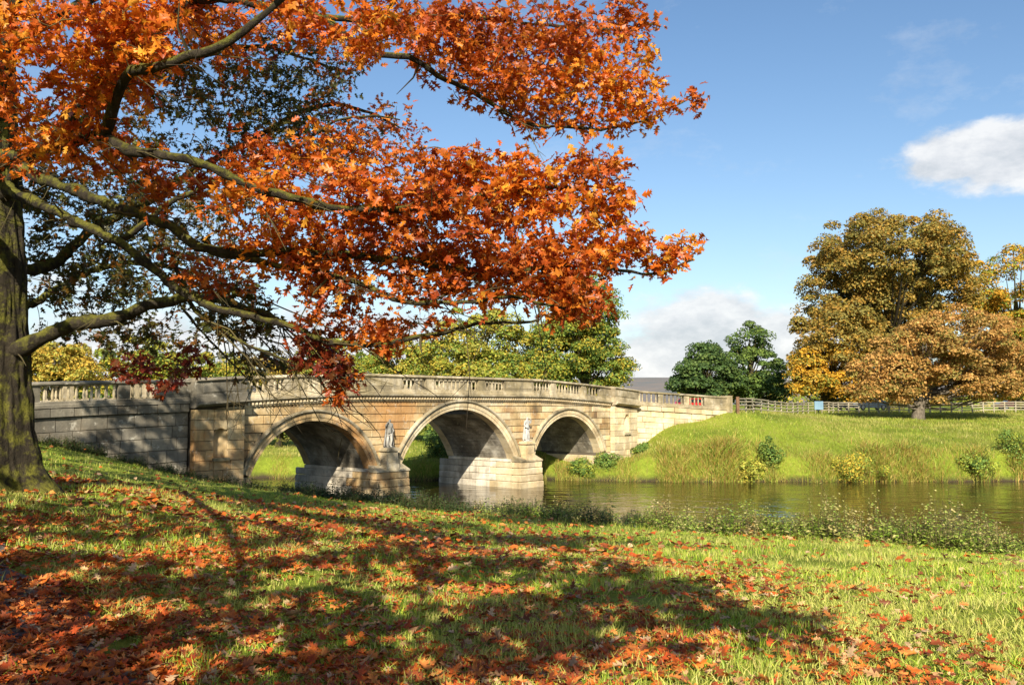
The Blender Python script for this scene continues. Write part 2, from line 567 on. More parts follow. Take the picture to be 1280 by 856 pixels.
far_h = RBF([(3.0, 51.6, 0.5), (4.6, 52.0, 0.72), (6.2, 53.0, 0.95), (7.3, 54.3, 1.42), (6, 51, 0.8), (9, 54.9, 2.4), (11, 55.3, 3.1), (13, 55.9, 3.5), (10, 62, 3.6), (15, 75, 3.5), (19, 95, 3.4), (18, 58, 3.25), (16, 60.5, 3.6), (14.6, 58, 3.62), (16, 53, 1.9), (22, 54.5, 2.1), (30, 54.5, 2.0),
             (22, 62, 3.1), (20, 68, 3.4), (27, 80, 3.4), (44, 80, 3.4), (30.7, 70, 3.0), (34, 62, 2.6), (45, 62, 2.6), (45, 54, 2.0), (60, 78, 3.4), (4, 60, 3.2), (2.5, 64, 2.4), (-4.4, 55, 1.3), (-6, 62, 1.2), (-14, 56, 1.2),
             (-14, 65, 1.1), (-30, 60, 1.3), (-25, 75, 1.6), (-5, 78, 1.7), (5, 80, 3.0), (-10, 100, 2.6), (30, 110, 3.4), (60, 120, 3.4), (-60, 100, 2.6), (0, 150, 3.2), (100, 150, 3.6), (-100, 150, 3.2), (0, 300, 3.6), (200, 300, 3.8), (-250, 300, 3.8), (120, 60, 3.0)])


def sstep(a, b, x):
    t = np.clip((x - a) / (b - a), 0, 1)
    return t * t * (3 - 2 * t)


def ground(X, Y):
    X = np.asarray(X, float); Y = np.asarray(Y, float)
    n, f = fN(X), fF(X)
    mid = (n + f) / 2
    zn = np.clip(near_h(X, Y), 0.9, 4.6)
    zf = np.clip(far_h(X, Y), 0.35, 4.6)
    R2 = np.hypot(X, Y)
    k = sstep(220, 420, R2)
    zn = zn * (1 - k) + 3.0 * k
    zf = zf * (1 - k) + 3.6 * k
    wn_ = sstep(-1.1, 1.3, (n - Y) * 0.85)
    wf_ = sstep(-0.9, 1.1, (Y - f) * 0.95)
    z = np.where(Y < mid, -0.9 + (zn + 0.9) * wn_, -0.9 + (zf + 0.9) * wf_)
    und = 0.035 * np.sin(X * 1.9 + 0.7 * np.sin(Y * 1.3)) * np.sin(Y * 1.55 + X * 0.4) + 0.06 * np.sin(X * 0.55 + 2) * np.sin(Y * 0.62)
    return z + und * np.where(Y < mid, wn_, wf_)


def g1(x, y):
    return float(ground(np.array([x]), np.array([y]))[0])


def axis(*segs):
    out = []
    for a, b, st in segs:
        out.append(np.arange(a, b, st))
    return np.concatenate(out + [np.array([segs[-1][1]])])


gx = axis((-3000, -400, 260), (-400, -100, 30), (-100, -34, 3), (-34, -12, 0.8), (-12, 14, 0.3), (14, 50, 0.8), (50, 110, 4), (110, 400, 30), (400, 3000, 260))
gy = axis((-300, -40, 26), (-40, 0, 2), (0, 36, 0.3), (36, 47, 1.0), (47, 60, 0.3), (60, 90, 1.0), (90, 150, 4), (150, 400, 25), (400, 3200, 280))
GX, GY = np.meshgrid(gx, gy)
GZ = ground(GX, GY)
nx_, ny_ = len(gx), len(gy)
idx = np.arange(nx_ * ny_).reshape(ny_, nx_)
F = np.stack([idx[:-1, :-1], idx[:-1, 1:], idx[1:, 1:], idx[1:, :-1]], -1).reshape(-1, 4)
o = link('ground', np_mesh('ground', np.stack([GX, GY, GZ], -1).reshape(-1, 3), F, smooth=True), None, MATS['turf'])
tag(o, kind='structure')

# river surface: a ribbon following both banks
xs = np.concatenate([np.arange(-400, -60, 20), np.arange(-60, 60, 1.5), np.arange(60, 400, 20)])
V = np.concatenate([np.stack([xs, fN(xs) - 3.0, np.zeros_like(xs)], -1), np.stack([xs, fF(xs) + 2.5, np.zeros_like(xs)], -1)])
n = len(xs); i = np.arange(n - 1)
o = link('river', np_mesh('river', V, np.stack([i, i + 1, n + i + 1, n + i], -1)), None, MATS['river_water'])
tag(o, kind='structure')

# distant moor ridge
hx = np.linspace(-2600, 2600, 90); hy = np.linspace(1100, 3000, 26)
HX, HY = np.meshgrid(hx, hy)
t = (HY - 1100) / 1900
HZ = -4 + 75 * np.sin(np.clip(t * 1.5, 0, 1) * math.pi / 2) * (0.78 + 0.13 * np.sin(HX / 390 + 0.9) + 0.07 * np.sin(HX / 150 + HY / 400))
idx = np.arange(HX.size).reshape(HX.shape)
F = np.stack([idx[:-1, :-1], idx[:-1, 1:], idx[1:, 1:], idx[1:, :-1]], -1).reshape(-1, 4)
tag(link('hills', np_mesh('hills', np.stack([HX, HY, HZ], -1).reshape(-1, 3), F, smooth=True), None, MATS['moor']), kind='structure')

# foot path under the leaves, lower left
pl = [(-14.5, 20.5), (-10.5, 16.0), (-8.0, 13.0), (-6.4, 11.0), (-4.7, 9.0), (-3.2, 7.2), (-2.0, 5.6), (-0.6, 3.5), (1.5, 0.5), (5, -5)]
PATH = np.array(pl, float)
_d = np.concatenate([[0], np.cumsum(np.linalg.norm(np.diff(PATH, axis=0), axis=1))])
_t = np.arange(0, _d[-1], 0.25)
PC = np.stack([np.interp(_t, _d, PATH[:, 0]), np.interp(_t, _d, PATH[:, 1])], -1)
PD = unit(np.gradient(PC, axis=0))
PN = np.stack([PD[:, 1], -PD[:, 0]], -1)
ws = np.linspace(0.15, 2.4, 9)
PV = PC[:, None] + PN[:, None] * ws[None, :, None]
PV[:, 0] += PN * (0.12 * np.sin(_t * 2.1))[:, None]
PZ = ground(PV[..., 0], PV[..., 1]) + 0.012
idx = np.arange(PZ.size).reshape(PZ.shape)
F = np.stack([idx[:-1, :-1], idx[1:, :-1], idx[1:, 1:], idx[:-1, 1:]], -1).reshape(-1, 4)
tag(link('path', np_mesh('path', np.concatenate([PV, PZ[..., None]], -1).reshape(-1, 3), F, smooth=True), None, MATS['dirt_path']), kind='structure')


def path_dist(X, Y):
    """signed distance to the path's right edge, positive on the path side"""
    best = np.full(X.shape, 1e9); sg = np.zeros(X.shape)
    for p, nn in zip(PC[::2], PN[::2]):
        dx, dy = X - p[0], Y - p[1]
        d = dx * dx + dy * dy
        m = d < best
        best = np.where(m, d, best)
        sg = np.where(m, dx * nn[0] + dy * nn[1], sg)
    return sg

# ------------------------------------------------------------------ the bridge
# local frame: x runs along the bridge to the far bank, -y faces the camera, z up from the water
BP = Vector((-5.5, 40.3, 0))
BA = math.atan2(0.755, 0.655)
BW = 4.6
bridge = empty('stone_bridge', BP, BA)
tag(bridge, 'old stone bridge with three arches and a balustrade across the river', 'bridge')
ARCH = [(-3.85, 2.98, 2.08), (4.65, 3.84, 2.50), (13.0, 2.95, 2.10)]     # centre, half span, rise
SPR = 1.45
RING = 0.33
S0, S1 = -9.3, 19.4            # outer ends of the end pavilions
PAV = [(-9.3, -7.25), (17.0, 19.4)]
ARC = []
for c, h, r in ARCH:
    Rr = (h * h + r * r) / (2 * r)
    ARC.append((c, Rr, SPR + r - Rr, h, r))     # centre, radius, centre height, half span, rise


def b_world(x, y):
    ca, sa = math.cos(BA), math.sin(BA)
    return BP.x + x * ca - y * sa, BP.y + x * sa + y * ca


def b_local(X, Y):
    ca, sa = math.cos(BA), math.sin(BA)
    dx, dy = X - BP.x, Y - BP.y
    return dx * ca + dy * sa, -dx * sa + dy * ca


def top(x):
    """top of the parapet along the bridge"""
    if x < -1.2: t = min(1, (-1.2 - x) / 8.1); return 5.50 - 0.40 * (t * 0.55 + 0.45 * t * t)
    if x > 10.4: t = min(1, (x - 10.4) / 9.0); return 5.50 - 0.48 * (t * 0.55 + 0.45 * t * t)
    return 5.50


def soffit(x, extra=0.0):
    """height of the arch curve (plus extra radius) at x, or None"""
    for c, Rr, zc, h, r in ARC:
        d = abs(x - c)
        if d < Rr + extra:
            z = zc + math.sqrt((Rr + extra) ** 2 - d * d)
            if extra == 0 and d > h: continue
            if z > SPR - 0.02: return z
    return None


# rubble core with the three vaults, deck on top
xs = set(np.round(np.arange(S0 + 0.05, S1 - 0.05, 0.3), 4).tolist() + [S1 - 0.05])
jumps = []
for c, h, r in ARCH:
    xs |= set((c + h * np.sin(np.linspace(-math.pi / 2, math.pi / 2, 37))).tolist())
    jumps += [c - h, c + h]
xs = sorted(xs)
cols = []
for x in xs:
    inside = [q for q in ARC if abs(x - q[0]) <= q[3] + 1e-6]
    if inside:
        q = inside[0]
        z = q[2] + math.sqrt(max(q[1] ** 2 - (x - q[0]) ** 2, 0)) + 0.03
        if abs(abs(x - q[0]) - q[3]) < 1e-6:
            cols += ([(x, -1.2), (x, z)] if x < q[0] else [(x, z), (x, -1.2)])
        else:
            cols.append((x, z))
    else:
        cols.append((x, -1.2))
mb = MB()
pts, fc = [], []
for x, z in cols:
    zt = top(x) - 0.90
    for y, zz in ((0.06, z), (0.06, zt), (BW - 0.06, zt), (BW - 0.06, z)):
        pts.append((x, y, zz))
for k in range(len(cols) - 1):
    a, b = 4 * k, 4 * k + 4
    if abs(cols[k][0] - cols[k + 1][0]) < 1e-9:
        fc.append((a, a + 3, b + 3, b)); continue
    fc += [(a, b, b + 1, a + 1), (a + 1, b + 1, b + 2, a + 2), (a + 2, b + 2, b + 3, a + 3), (a + 3, b + 3, b, a)]
fc += [(0, 1, 2, 3), tuple(len(pts) - 4 + k for k in (3, 2, 1, 0))]
mb.poly(pts, fc)
wall = mb.build('wall', MATS['mortar'], bridge)

random.seed(11)
NBLK = [0]


def block(xa, xb, za, zb, y_face, depth, mat, parent, low=None, up=None, name='stone_block', proud=0.028, gap=0.014):
    """one dressed stone: the rectangle cut by the curves low(x) and up(x)"""
    n = 9 if (low or up) else 1
    seq, cur = [], []
    for k in range(n + 1):
        x = xa + gap + (xb - xa - 2 * gap) * k / n
        lo, hi = za + gap, zb - gap
        if low:
            q = low(x)
            if q is not None: lo = max(lo, q)
        if up:
            hi = min(hi, up(x) - gap)
        if hi - lo > 0.015:
            cur.append((x, lo, hi))
        else:
            if len(cur) > 1: seq.append(cur)
            cur = []
    if len(cur) > 1: seq.append(cur)
    for run in seq:
        if run[-1][0] - run[0][0] < 0.07 or max(h - l for _, l, h in run) < 0.05: continue
        yf = y_face - random.uniform(0, proud)
        yb = y_face + depth
        e = 0.012
        lowp = [(x, l) for x, l, h in run]; upp = [(x, h) for x, l, h in reversed(run)]
        out = lowp + upp
        cx = sum(p[0] for p in out) / len(out); cz = sum(p[1] for p in out) / len(out)
        inn = []
        for x, z in out:
            inn.append((x + math.copysign(min(e, abs(cx - x) * 0.3), cx - x), z + math.copysign(min(e, abs(cz - z) * 0.3), cz - z)))
        m = len(out)
        jt = lambda: random.uniform(-0.007, 0.007)
        inn = [(x + jt(), z + jt()) for x, z in inn]
        P = [(x, yf + abs(jt()), z) for x, z in inn] + [(x, yf + e, z) for x, z in out] + [(x, yb, z) for x, z in out]
        Fc = []
        k = len(run)
        for j in range(k - 1):
            Fc.append((j, j + 1, m - 2 - j, m - 1 - j))
        for j in range(m):
            j2 = (j + 1) % m
            Fc += [(j2, j, m + j, m + j2), (m + j2, m + j, 2 * m + j, 2 * m + j2)]
        b = MB(); b.poly(P, Fc)
        b.build(name, mat, parent)
        NBLK[0] += 1


GOLD, PALE, GREY, CAP = MATS['stone_gold'], MATS['stone_pale'], MATS['stone_grey'], MATS['stone_cap']
CORN = 1.10      # parapet top down to underside of the dentils


def courses(x0, x1, z0, z1, hgt, lmin, lmax, fn):
    z = z0; row = 0
    while z < z1 - 0.02:
        zz = min(z + hgt * random.uniform(0.9, 1.1), z1)
        if z1 - zz < hgt * 0.4: zz = z1
        x = x0
        first = True
        while x < x1 - 0.01:
            ln = random.uniform(lmin, lmax)
            if first and row % 2: ln *= 0.55
            first = False
            xe = x + ln
            if x1 - xe < lmin * 0.5: xe = x1
            fn(x, xe, z, zz)
            x = xe
        z = zz; row += 1


under = lambda x: top(x) - CORN
ring_out = lambda x: soffit(x, RING + 0.10)
# spandrels: stones between the arch rings and the cornice
courses(PAV[0][1], PAV[1][0], SPR, 4.46, 0.335, 0.75, 1.25,
        lambda a, b, z, zz: block(a, b, z, zz, 0.0, 0.05, PALE if (a > 5 and random.random() < 0.6) else GOLD, wall, ring_out, under))
# end pavilions with a round-headed niche each
NICHE = [(-8.25, 0.27, 2.25, 3.05), (18.3, 0.25, 2.55, 3.35)]     # centre, half width, sill, spring of the head
for (pa, pb), (nc, nh, ns, nt), m_ in zip(PAV, NICHE, (GOLD, PALE)):
    pav = MB(); pav.box(pa + 0.02, pb - 0.02, 0.0, 0.055, -0.4, top((pa + pb) / 2) - CORN - 0.05)
    pav = pav.build('pavilion_wall', MATS['mortar'], bridge)
    head = lambda x, nc=nc, nh=nh, nt=nt: nt + math.sqrt(max(nh * nh - (x - nc) ** 2, 0))

    def pfn(a, b, z, zz, nc=nc, nh=nh, ns=ns, nt=nt, head=head, m_=m_, pav=pav):
        edges = sorted({a, b} | {e for e in (nc - nh, nc + nh) if a < e < b})
        for e0, e1 in zip(edges[:-1], edges[1:]):
            if e1 - e0 < 0.05: continue
            mid = (e0 + e1) / 2
            if nc - nh < mid < nc + nh and zz > ns and z < nt + nh:
                if z < ns: block(e0, e1, z, min(zz, ns), -0.30, 0.29, m_, pav, gap=0.008)
                if zz > nt: block(e0, e1, max(z, nt), zz, -0.30, 0.29, m_, pav, head, gap=0.004)
            else:
                block(e0, e1, z, zz, -0.30, 0.29, m_, pav, None, under, gap=0.008)
    courses(pa, pb, 0.4 if pa < 0 else 0.9, top((pa + pb) / 2) - CORN + 0.1, 0.36, 0.6, 0.95, pfn)
    nb = MB()      # concave niche lining with a half dome
    P, Fc = [], []
    K = 10
    for j in range(9):
        z = ns + (nt - ns) * j / 4 if j <= 4 else nt
        ph = 0 if j <= 4 else (j - 4) / 4 * math.pi / 2
        for k in range(K + 1):
            a = math.pi * k / K
            rr = nh * math.cos(ph)
            P.append((nc - rr * math.cos(a), -0.28 + 0.25 * math.sin(a) * math.cos(ph), z + nh * math.sin(ph)))
    for j in range(8):
        for k in range(K):
            q = j * (K + 1) + k
            Fc.append((q, q + K + 1, q + K + 2, q + 1))
    nb.poly(P, Fc)
    nb.build('niche', GOLD if pa < 0 else PALE, pav, True)
    sb = MB(); sb.box(nc - nh - 0.06, nc + nh + 0.06, -0.40, -0.302, ns - 0.12, ns - 0.005); sb.build('niche_sill', CAP, pav)
    # base course of the pavilion
    sb = MB(); sb.box(pa - 0.06, pb + 0.06, -0.40, 0.03, -0.4, 0.4 if pa < 0 else 0.9); sb.build('base_course', m_, pav)

# arch rings: each voussoir a stone; projecting hood mould outside; stones of the vault
for ai, (c, Rr, zc, h, r) in enumerate(ARC):
    m_ = (GOLD, PALE, PALE)[ai]
    arch = empty('arch', (0, 0, 0)); arch.parent = bridge
    th = math.asin(min(1, h / Rr))
    if r > h: th = math.pi - th
    nv = (25, 31, 25)[ai]
    for k in range(nv):
        a0 = -th + 2 * th * k / nv; a1 = -th + 2 * th * (k + 1) / nv
        g = 0.006 / Rr
        a0 += g; a1 -= g
        yf = -0.07 - random.uniform(0, 0.012)
        P = []
        for y in (yf, 0.42):
            for a, rr in ((a0, Rr), (a1, Rr), (a1, Rr + RING), (a0, Rr + RING)):
                P.append((c + rr * math.sin(a), y, zc + rr * math.cos(a)))
        # shallow fascia step on the face
        b = MB(); b.poly(P, [(0, 1, 2, 3), (7, 6, 5, 4), (0, 4, 5, 1), (1, 5, 6, 2), (2, 6, 7, 3), (3, 7, 4, 0)])
        P2 = []
        for y in (yf - 0.03, yf - 0.001):
            for a, rr in ((a0, Rr + RING * 0.45), (a1, Rr + RING * 0.45), (a1, Rr + RING), (a0, Rr + RING)):
                P2.append((c + rr * math.sin(a), y, zc + rr * math.cos(a)))
        b.poly(P2, [(0, 1, 2, 3), (0, 4, 5, 1), (1, 5, 6, 2), (2, 6, 7, 3), (3, 7, 4, 0)])
        b.build('voussoir', m_, arch)
    # hood mould
    prof = [(RING + 0.005, 0.0), (RING + 0.005, -0.15), (RING + 0.05, -0.20), (RING + 0.115, -0.20), (RING + 0.13, -0.13), (RING + 0.13, 0.0)]
    P, Fc = [], []
    N = 40
    for k in range(N + 1):
        a = -th + 2 * th * k / N
        for dr, y in prof:
            P.append((c + (Rr + dr) * math.sin(a), y, zc + (Rr + dr) * math.cos(a)))
    q = len(prof)
    for k in range(N):
        for j in range(q):
            j2 = (j + 1) % q
            Fc.append((k * q + j, k * q + j2, (k + 1) * q + j2, (k + 1) * q + j))
    Fc += [tuple(range(q)), tuple(N * q + j for j in reversed(range(q)))]
    b = MB(); b.poly(P, Fc); b.build('hood_mould', CAP, arch)
    # far face ring, plain
    b = MB()
    for k in range(nv):
        a0 = -th + 2 * th * k / nv + 0.002; a1 = -th + 2 * th * (k + 1) / nv - 0.002
        P = []
        for y in (BW - 0.42, BW + 0.07):
            for a, rr in ((a0, Rr), (a1, Rr), (a1, Rr + RING), (a0, Rr + RING)):
                P.append((c + rr * math.sin(a), y, zc + rr * math.cos(a)))
        b.poly(P, [(0, 1, 2, 3), (7, 6, 5, 4), (0, 4, 5, 1), (1, 5, 6, 2), (2, 6, 7, 3), (3, 7, 4, 0)])
    tag(b.build('far_arch_ring', m_, arch), kind='stuff')
    # stones lining the vault
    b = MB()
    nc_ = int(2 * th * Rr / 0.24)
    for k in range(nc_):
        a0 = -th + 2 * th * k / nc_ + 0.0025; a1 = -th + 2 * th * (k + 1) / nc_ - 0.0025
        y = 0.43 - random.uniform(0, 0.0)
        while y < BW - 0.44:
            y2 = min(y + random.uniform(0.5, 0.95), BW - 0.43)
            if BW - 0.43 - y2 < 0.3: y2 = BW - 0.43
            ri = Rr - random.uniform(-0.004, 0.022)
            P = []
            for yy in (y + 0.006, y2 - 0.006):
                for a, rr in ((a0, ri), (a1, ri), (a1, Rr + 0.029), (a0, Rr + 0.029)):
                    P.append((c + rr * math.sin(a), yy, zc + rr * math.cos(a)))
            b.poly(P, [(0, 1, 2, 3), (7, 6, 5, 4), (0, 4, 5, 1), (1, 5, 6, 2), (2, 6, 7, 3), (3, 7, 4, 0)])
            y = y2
    tag(b.build('vault_lining', MATS['stone_vault_shaded'], arch), kind='stuff')

# piers: rusticated base courses, splashed cap, pedestal for a statue
def rounded_stone(x0, x1, y0, y1, z0, z1, mat, parent, e=0.035, name='pier_stone'):
    b = MB()
    P = []
    for z, i_ in ((z0, e), (z0 + e, 0), (z1 - e, 0), (z1, e)):
        for x, y in ((x0 + i_, y0 + i_), (x1 - i_, y0 + i_), (x1 - i_, y1 - i_), (x0 + i_, y1 - i_)):
            P.append((x, y, z))
    Fc = [(3, 2, 1, 0), (12, 13, 14, 15)]
    for j in range(3):
        for k in range(4):
            k2 = (k + 1) % 4
            Fc.append((4 * j + k, 4 * j + k2, 4 * j + 4 + k2, 4 * j + 4 + k))
    b.poly(P, Fc)
    return b.build(name, mat, parent)


PIER = [(ARCH[0][0] + ARCH[0][1], ARCH[1][0] - ARCH[1][1]), (ARCH[1][0] + ARCH[1][1], ARCH[2][0] - ARCH[2][1])]
for pi, (a, b_) in enumerate(PIER):
    pier = empty('pier'); pier.parent = bridge
    m_ = (GOLD, PALE)[pi]
    cxp = (a + b_) / 2
    zlev = [-0.9, -0.05, 0.30, 0.64, 0.98, 1.30]
    for k in range(5):
        out = 0.15 - 0.02 * k
        xa, xb = a - out, b_ + out
        fy = -0.62 + 0.02 * k
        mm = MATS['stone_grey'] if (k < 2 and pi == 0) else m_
        e1 = xa + (xb - xa) * random.uniform(0.3, 0.42); e2 = xa + (xb - xa) * random.uniform(0.62, 0.75)
        for u0, u1 in ((xa, e1), (e1, e2), (e2, xb)):
            rounded_stone(u0 + 0.004, u1 - 0.004, fy, -0.005, zlev[k] + 0.004, zlev[k + 1] - 0.004, mm, pier)
        ys = np.linspace(0.0, BW + 0.6, 5) + np.array([0, 0.2, -0.15, 0.2, 0]) * (1 if k % 2 else -1) * np.array([0, 1, 1, 1, 0])
        for y0, y1 in zip(ys[:-1], ys[1:]):
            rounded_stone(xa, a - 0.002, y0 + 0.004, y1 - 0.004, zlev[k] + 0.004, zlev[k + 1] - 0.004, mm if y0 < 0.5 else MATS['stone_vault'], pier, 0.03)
            rounded_stone(b_ + 0.002, xb, y0 + 0.004, y1 - 0.004, zlev[k] + 0.004, zlev[k + 1] - 0.004, mm if y0 < 0.5 else MATS['stone_vault'], pier, 0.03)
    mb = MB()          # sloped cap of the cutwater
    x0, x1, y0 = a - 0.10, b_ + 0.10, -0.58
    mb.poly([(x0, y0, 1.305), (x1, y0, 1.305), (x1, -0.005, 1.305), (x0, -0.005, 1.305), (x0, y0, 1.37), (x1, y0, 1.37), (x1, -0.005, 1.62), (x0, -0.005, 1.62)],
            [(0, 3, 2, 1), (0, 1, 5, 4), (4, 5, 6, 7), (1, 2, 6, 5), (2, 3, 7, 6), (3, 0, 4, 7)])
    mb.build('cutwater_cap', CAP, pier)
    mb = MB()          # impost band along the vault springing
    mb.box(a - 0.10, a + 0.2, 0.10, BW - 0.1, 1.305, 1.44); mb.box(b_ - 0.2, b_ + 0.10, 0.10, BW - 0.1, 1.305, 1.44)
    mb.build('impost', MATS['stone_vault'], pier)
    ped = MB()
    ped.box(cxp - 0.36, cxp + 0.36, -0.52, -0.01, 1.38, 1.62)
    ped.box(cxp - 0.31, cxp + 0.31, -0.47, -0.012, 1.622, 2.18)
    ped.box(cxp - 0.39, cxp + 0.39, -0.54, -0.014, 2.182, 2.25)
    ped.box(cxp - 0.34, cxp + 0.34, -0.50, -0.016, 2.252, 2.32)
    ped = ped.build('pedestal', m_ if pi else CAP, pier)
    pn = MB(); pn.box(cxp - 0.22, cxp + 0.22, -0.485, -0.472, 1.70, 2.10); pn.build('panel', PALE, ped)
# abutment jambs towards the banks
for x, sgn in ((ARCH[0][0] - ARCH[0][1], 1), (ARCH[2][0] + ARCH[2][1], -1)):
    ab = empty('abutment'); ab.parent = bridge
    for k in range(5):
        z0, z1 = [-0.9, -0.05, 0.30, 0.64, 0.98, 1.30][k:k + 2]
        out = 0.16 - 0.02 * k
        ys = np.linspace(-0.12, BW + 0.1, 5)
        for y0, y1 in zip(ys[:-1], ys[1:]):
            xa, xb = (x + 0.002, x + out) if sgn > 0 else (x - out, x - 0.002)
            rounded_stone(xa, xb, y0 + 0.004, y1 - 0.004, z0 + 0.004, z1 - 0.004, GOLD if sgn > 0 else PALE, ab, 0.025, 'abutment_stone')
    # face of the abutment below the springing
    xa, xb = (PAV[0][1], x) if sgn > 0 else (x, PAV[1][0])
    mid_ = (xa + xb) / 2
    for k in range(5):
        z0, z1 = [-0.9, -0.05, 0.36, 0.74, 1.10, 1.44][k:k + 2]
        rounded_stone(xa + 0.004, xb - 0.004 if xb - xa < 1 else mid_, -0.12, 0.05, z0 + 0.004, z1 - 0.004, GOLD if sgn > 0 else PALE, ab, 0.02, 'abutment_stone')
        if xb - xa >= 1: rounded_stone(mid_ + 0.008, xb - 0.004, -0.12, 0.05, z0 + 0.004, z1 - 0.004, PALE, ab, 0.02, 'abutment_stone')


# ---- parapets: swept along plan curves
def sweep(path, prof, name, mat, parent, smooth=False):
    """path: (x, y, ztop) points, prof: closed list of (outward, dz); outward is to the right of travel"""
    P, Fc = [], []
    n = len(path); q = len(prof)
    for k in range(n):
        a = path[max(k - 1, 0)]; b = path[min(k + 1, n - 1)]
        d = Vector((b[0] - a[0], b[1] - a[1])).normalized()
        nn = Vector((d.y, -d.x))
        for o_, dz in prof:
            P.append((path[k][0] + nn.x * o_, path[k][1] + nn.y * o_, path[k][2] + dz))
    for k in range(n - 1):
        for j in range(q):
            j2 = (j + 1) % q
            Fc.append((k * q + j, k * q + j2, (k + 1) * q + j2, (k + 1) * q + j))
    Fc += [tuple(reversed(range(q))), tuple((n - 1) * q + j for j in range(q))]
    b = MB(); b.poly(P, Fc)
    return b.build(name, mat, parent, smooth)


bal_me = MB()
bal_me.box(-0.054, 0.054, -0.054, 0.054, 0, 0.045)
bal_me.lathe([(0.034, 0.05), (0.042, 0.085), (0.054, 0.15), (0.046, 0.215), (0.032, 0.29), (0.028, 0.335), (0.045, 0.355), (0.045, 0.375), (0.03, 0.39), (0.052, 0.405)], 8)
bal_me.box(-0.052, 0.052, -0.052, 0.052, 0.41, 0.45)
bo = bal_me.build('baluster', CAP)
BAL = bo.data
bpy.data.objects.remove(bo)


def parapet(path, bays, parent, mat=CAP, back=False, name='parapet'):
    """path (x,y,top) polyline; bays: list of (d0, d1, kind) along it"""
    par = empty(name); par.parent = parent
    D = [0.0]
    for p, q in zip(path[:-1], path[1:]):
        D.append(D[-1] + math.hypot(q[0] - p[0], q[1] - p[1]))
    A = np.array(path)

    def P(d):
        return np.array([np.interp(d, D, A[:, j]) for j in range(3)])
    fine = [tuple(P(d)) for d in np.linspace(0, D[-1], max(2, int(D[-1] / 0.5)))]
    sweep(fine, [(0.09, -0.64), (0.12, -0.66), (0.12, -0.72), (0.15, -0.75), (0.15, -0.85), (-0.20, -0.85), (-0.20, -0.64)], 'plinth', mat, par)
    sweep(fine, [(0.14, -0.02), (0.16, -0.05), (0.16, -0.09), (0.11, -0.13), (-0.18, -0.13), (-0.22, -0.09), (-0.22, -0.05), (-0.20, -0.02), (0.0, 0.01)], 'coping', mat, par)
    for d0, d1, kind in bays:
        if kind == 'b':
            n = max(1, round((d1 - d0) / (0.36 if 'rear' in name else 0.262)))
            for k in range(n):
                p = P(d0 + (d1 - d0) * (k + 0.5) / n); p2 = P(min(d0 + (d1 - d0) * (k + 0.5) / n + 0.05, D[-1]))
                o = link('baluster', BAL, par)
                o.location = (p[0], p[1], p[2] - 0.64)
                o.scale = (1, 1, 1.155)
                o.rotation_euler = (0, 0, math.atan2(p2[1] - p[1], p2[0] - p[0]))
        else:
            seg = [tuple(P(d)) for d in np.linspace(d0, d1, max(2, int((d1 - d0) / 0.6) + 1))]
            o = sweep(seg, [(0.085, -0.635), (0.085, -0.135), (-0.165, -0.135), (-0.165, -0.635)], 'pedestal' if d1 - d0 < 0.7 else 'solid_panel', mat, par)
            if d1 - d0 > 0.9:
                e = 0.14
                seg = [tuple(P(d)) for d in np.linspace(d0 + e, d1 - e, 4)]
                sweep(seg, [(0.10, -0.50), (0.10, -0.21), (0.086, -0.21), (0.086, -0.50)], 'raised_panel', mat, o)
    return par


def line(x0, x1, y, n=20):
    return [(x, y, top(x)) for x in np.linspace(x0, x1, n)]


x0 = PAV[0][1] - 0.1; x1 = PAV[1][0] + 0.1
off = lambda *b: [(p - x0, q - x0, k) for p, q, k in b]
main_bays = off((x0, -6.9, 's'), (-6.9, -5.35, 'b'), (-5.35, -5.0, 's'), (-5.0, -2.95, 'b'), (-2.95, -2.6, 's'), (-2.6, -1.75, 'b'), (-1.75, 0.85, 's'), (0.85, 2.35, 'b'), (2.35, 2.85, 's'), (2.85, 5.85, 'b'), (5.85, 6.3, 's'), (6.3, 7.75, 'b'),
                (7.75, 10.0, 's'), (10.0, 11.5, 'b'), (11.5, 11.9, 's'), (11.9, 14.2, 'b'), (14.2, 14.6, 's'), (14.6, 16.0, 'b'), (16.0, x1, 's'))
parapet(line(x0, x1, 0.02, 50), main_bays, bridge)
parapet([(x, y, t) for x, y, t in reversed(line(x0, x1, BW - 0.02, 50))], [(x1 - x0 - b, x1 - x0 - a, k) for a, b, k in main_bays], bridge, name='rear_parapet')
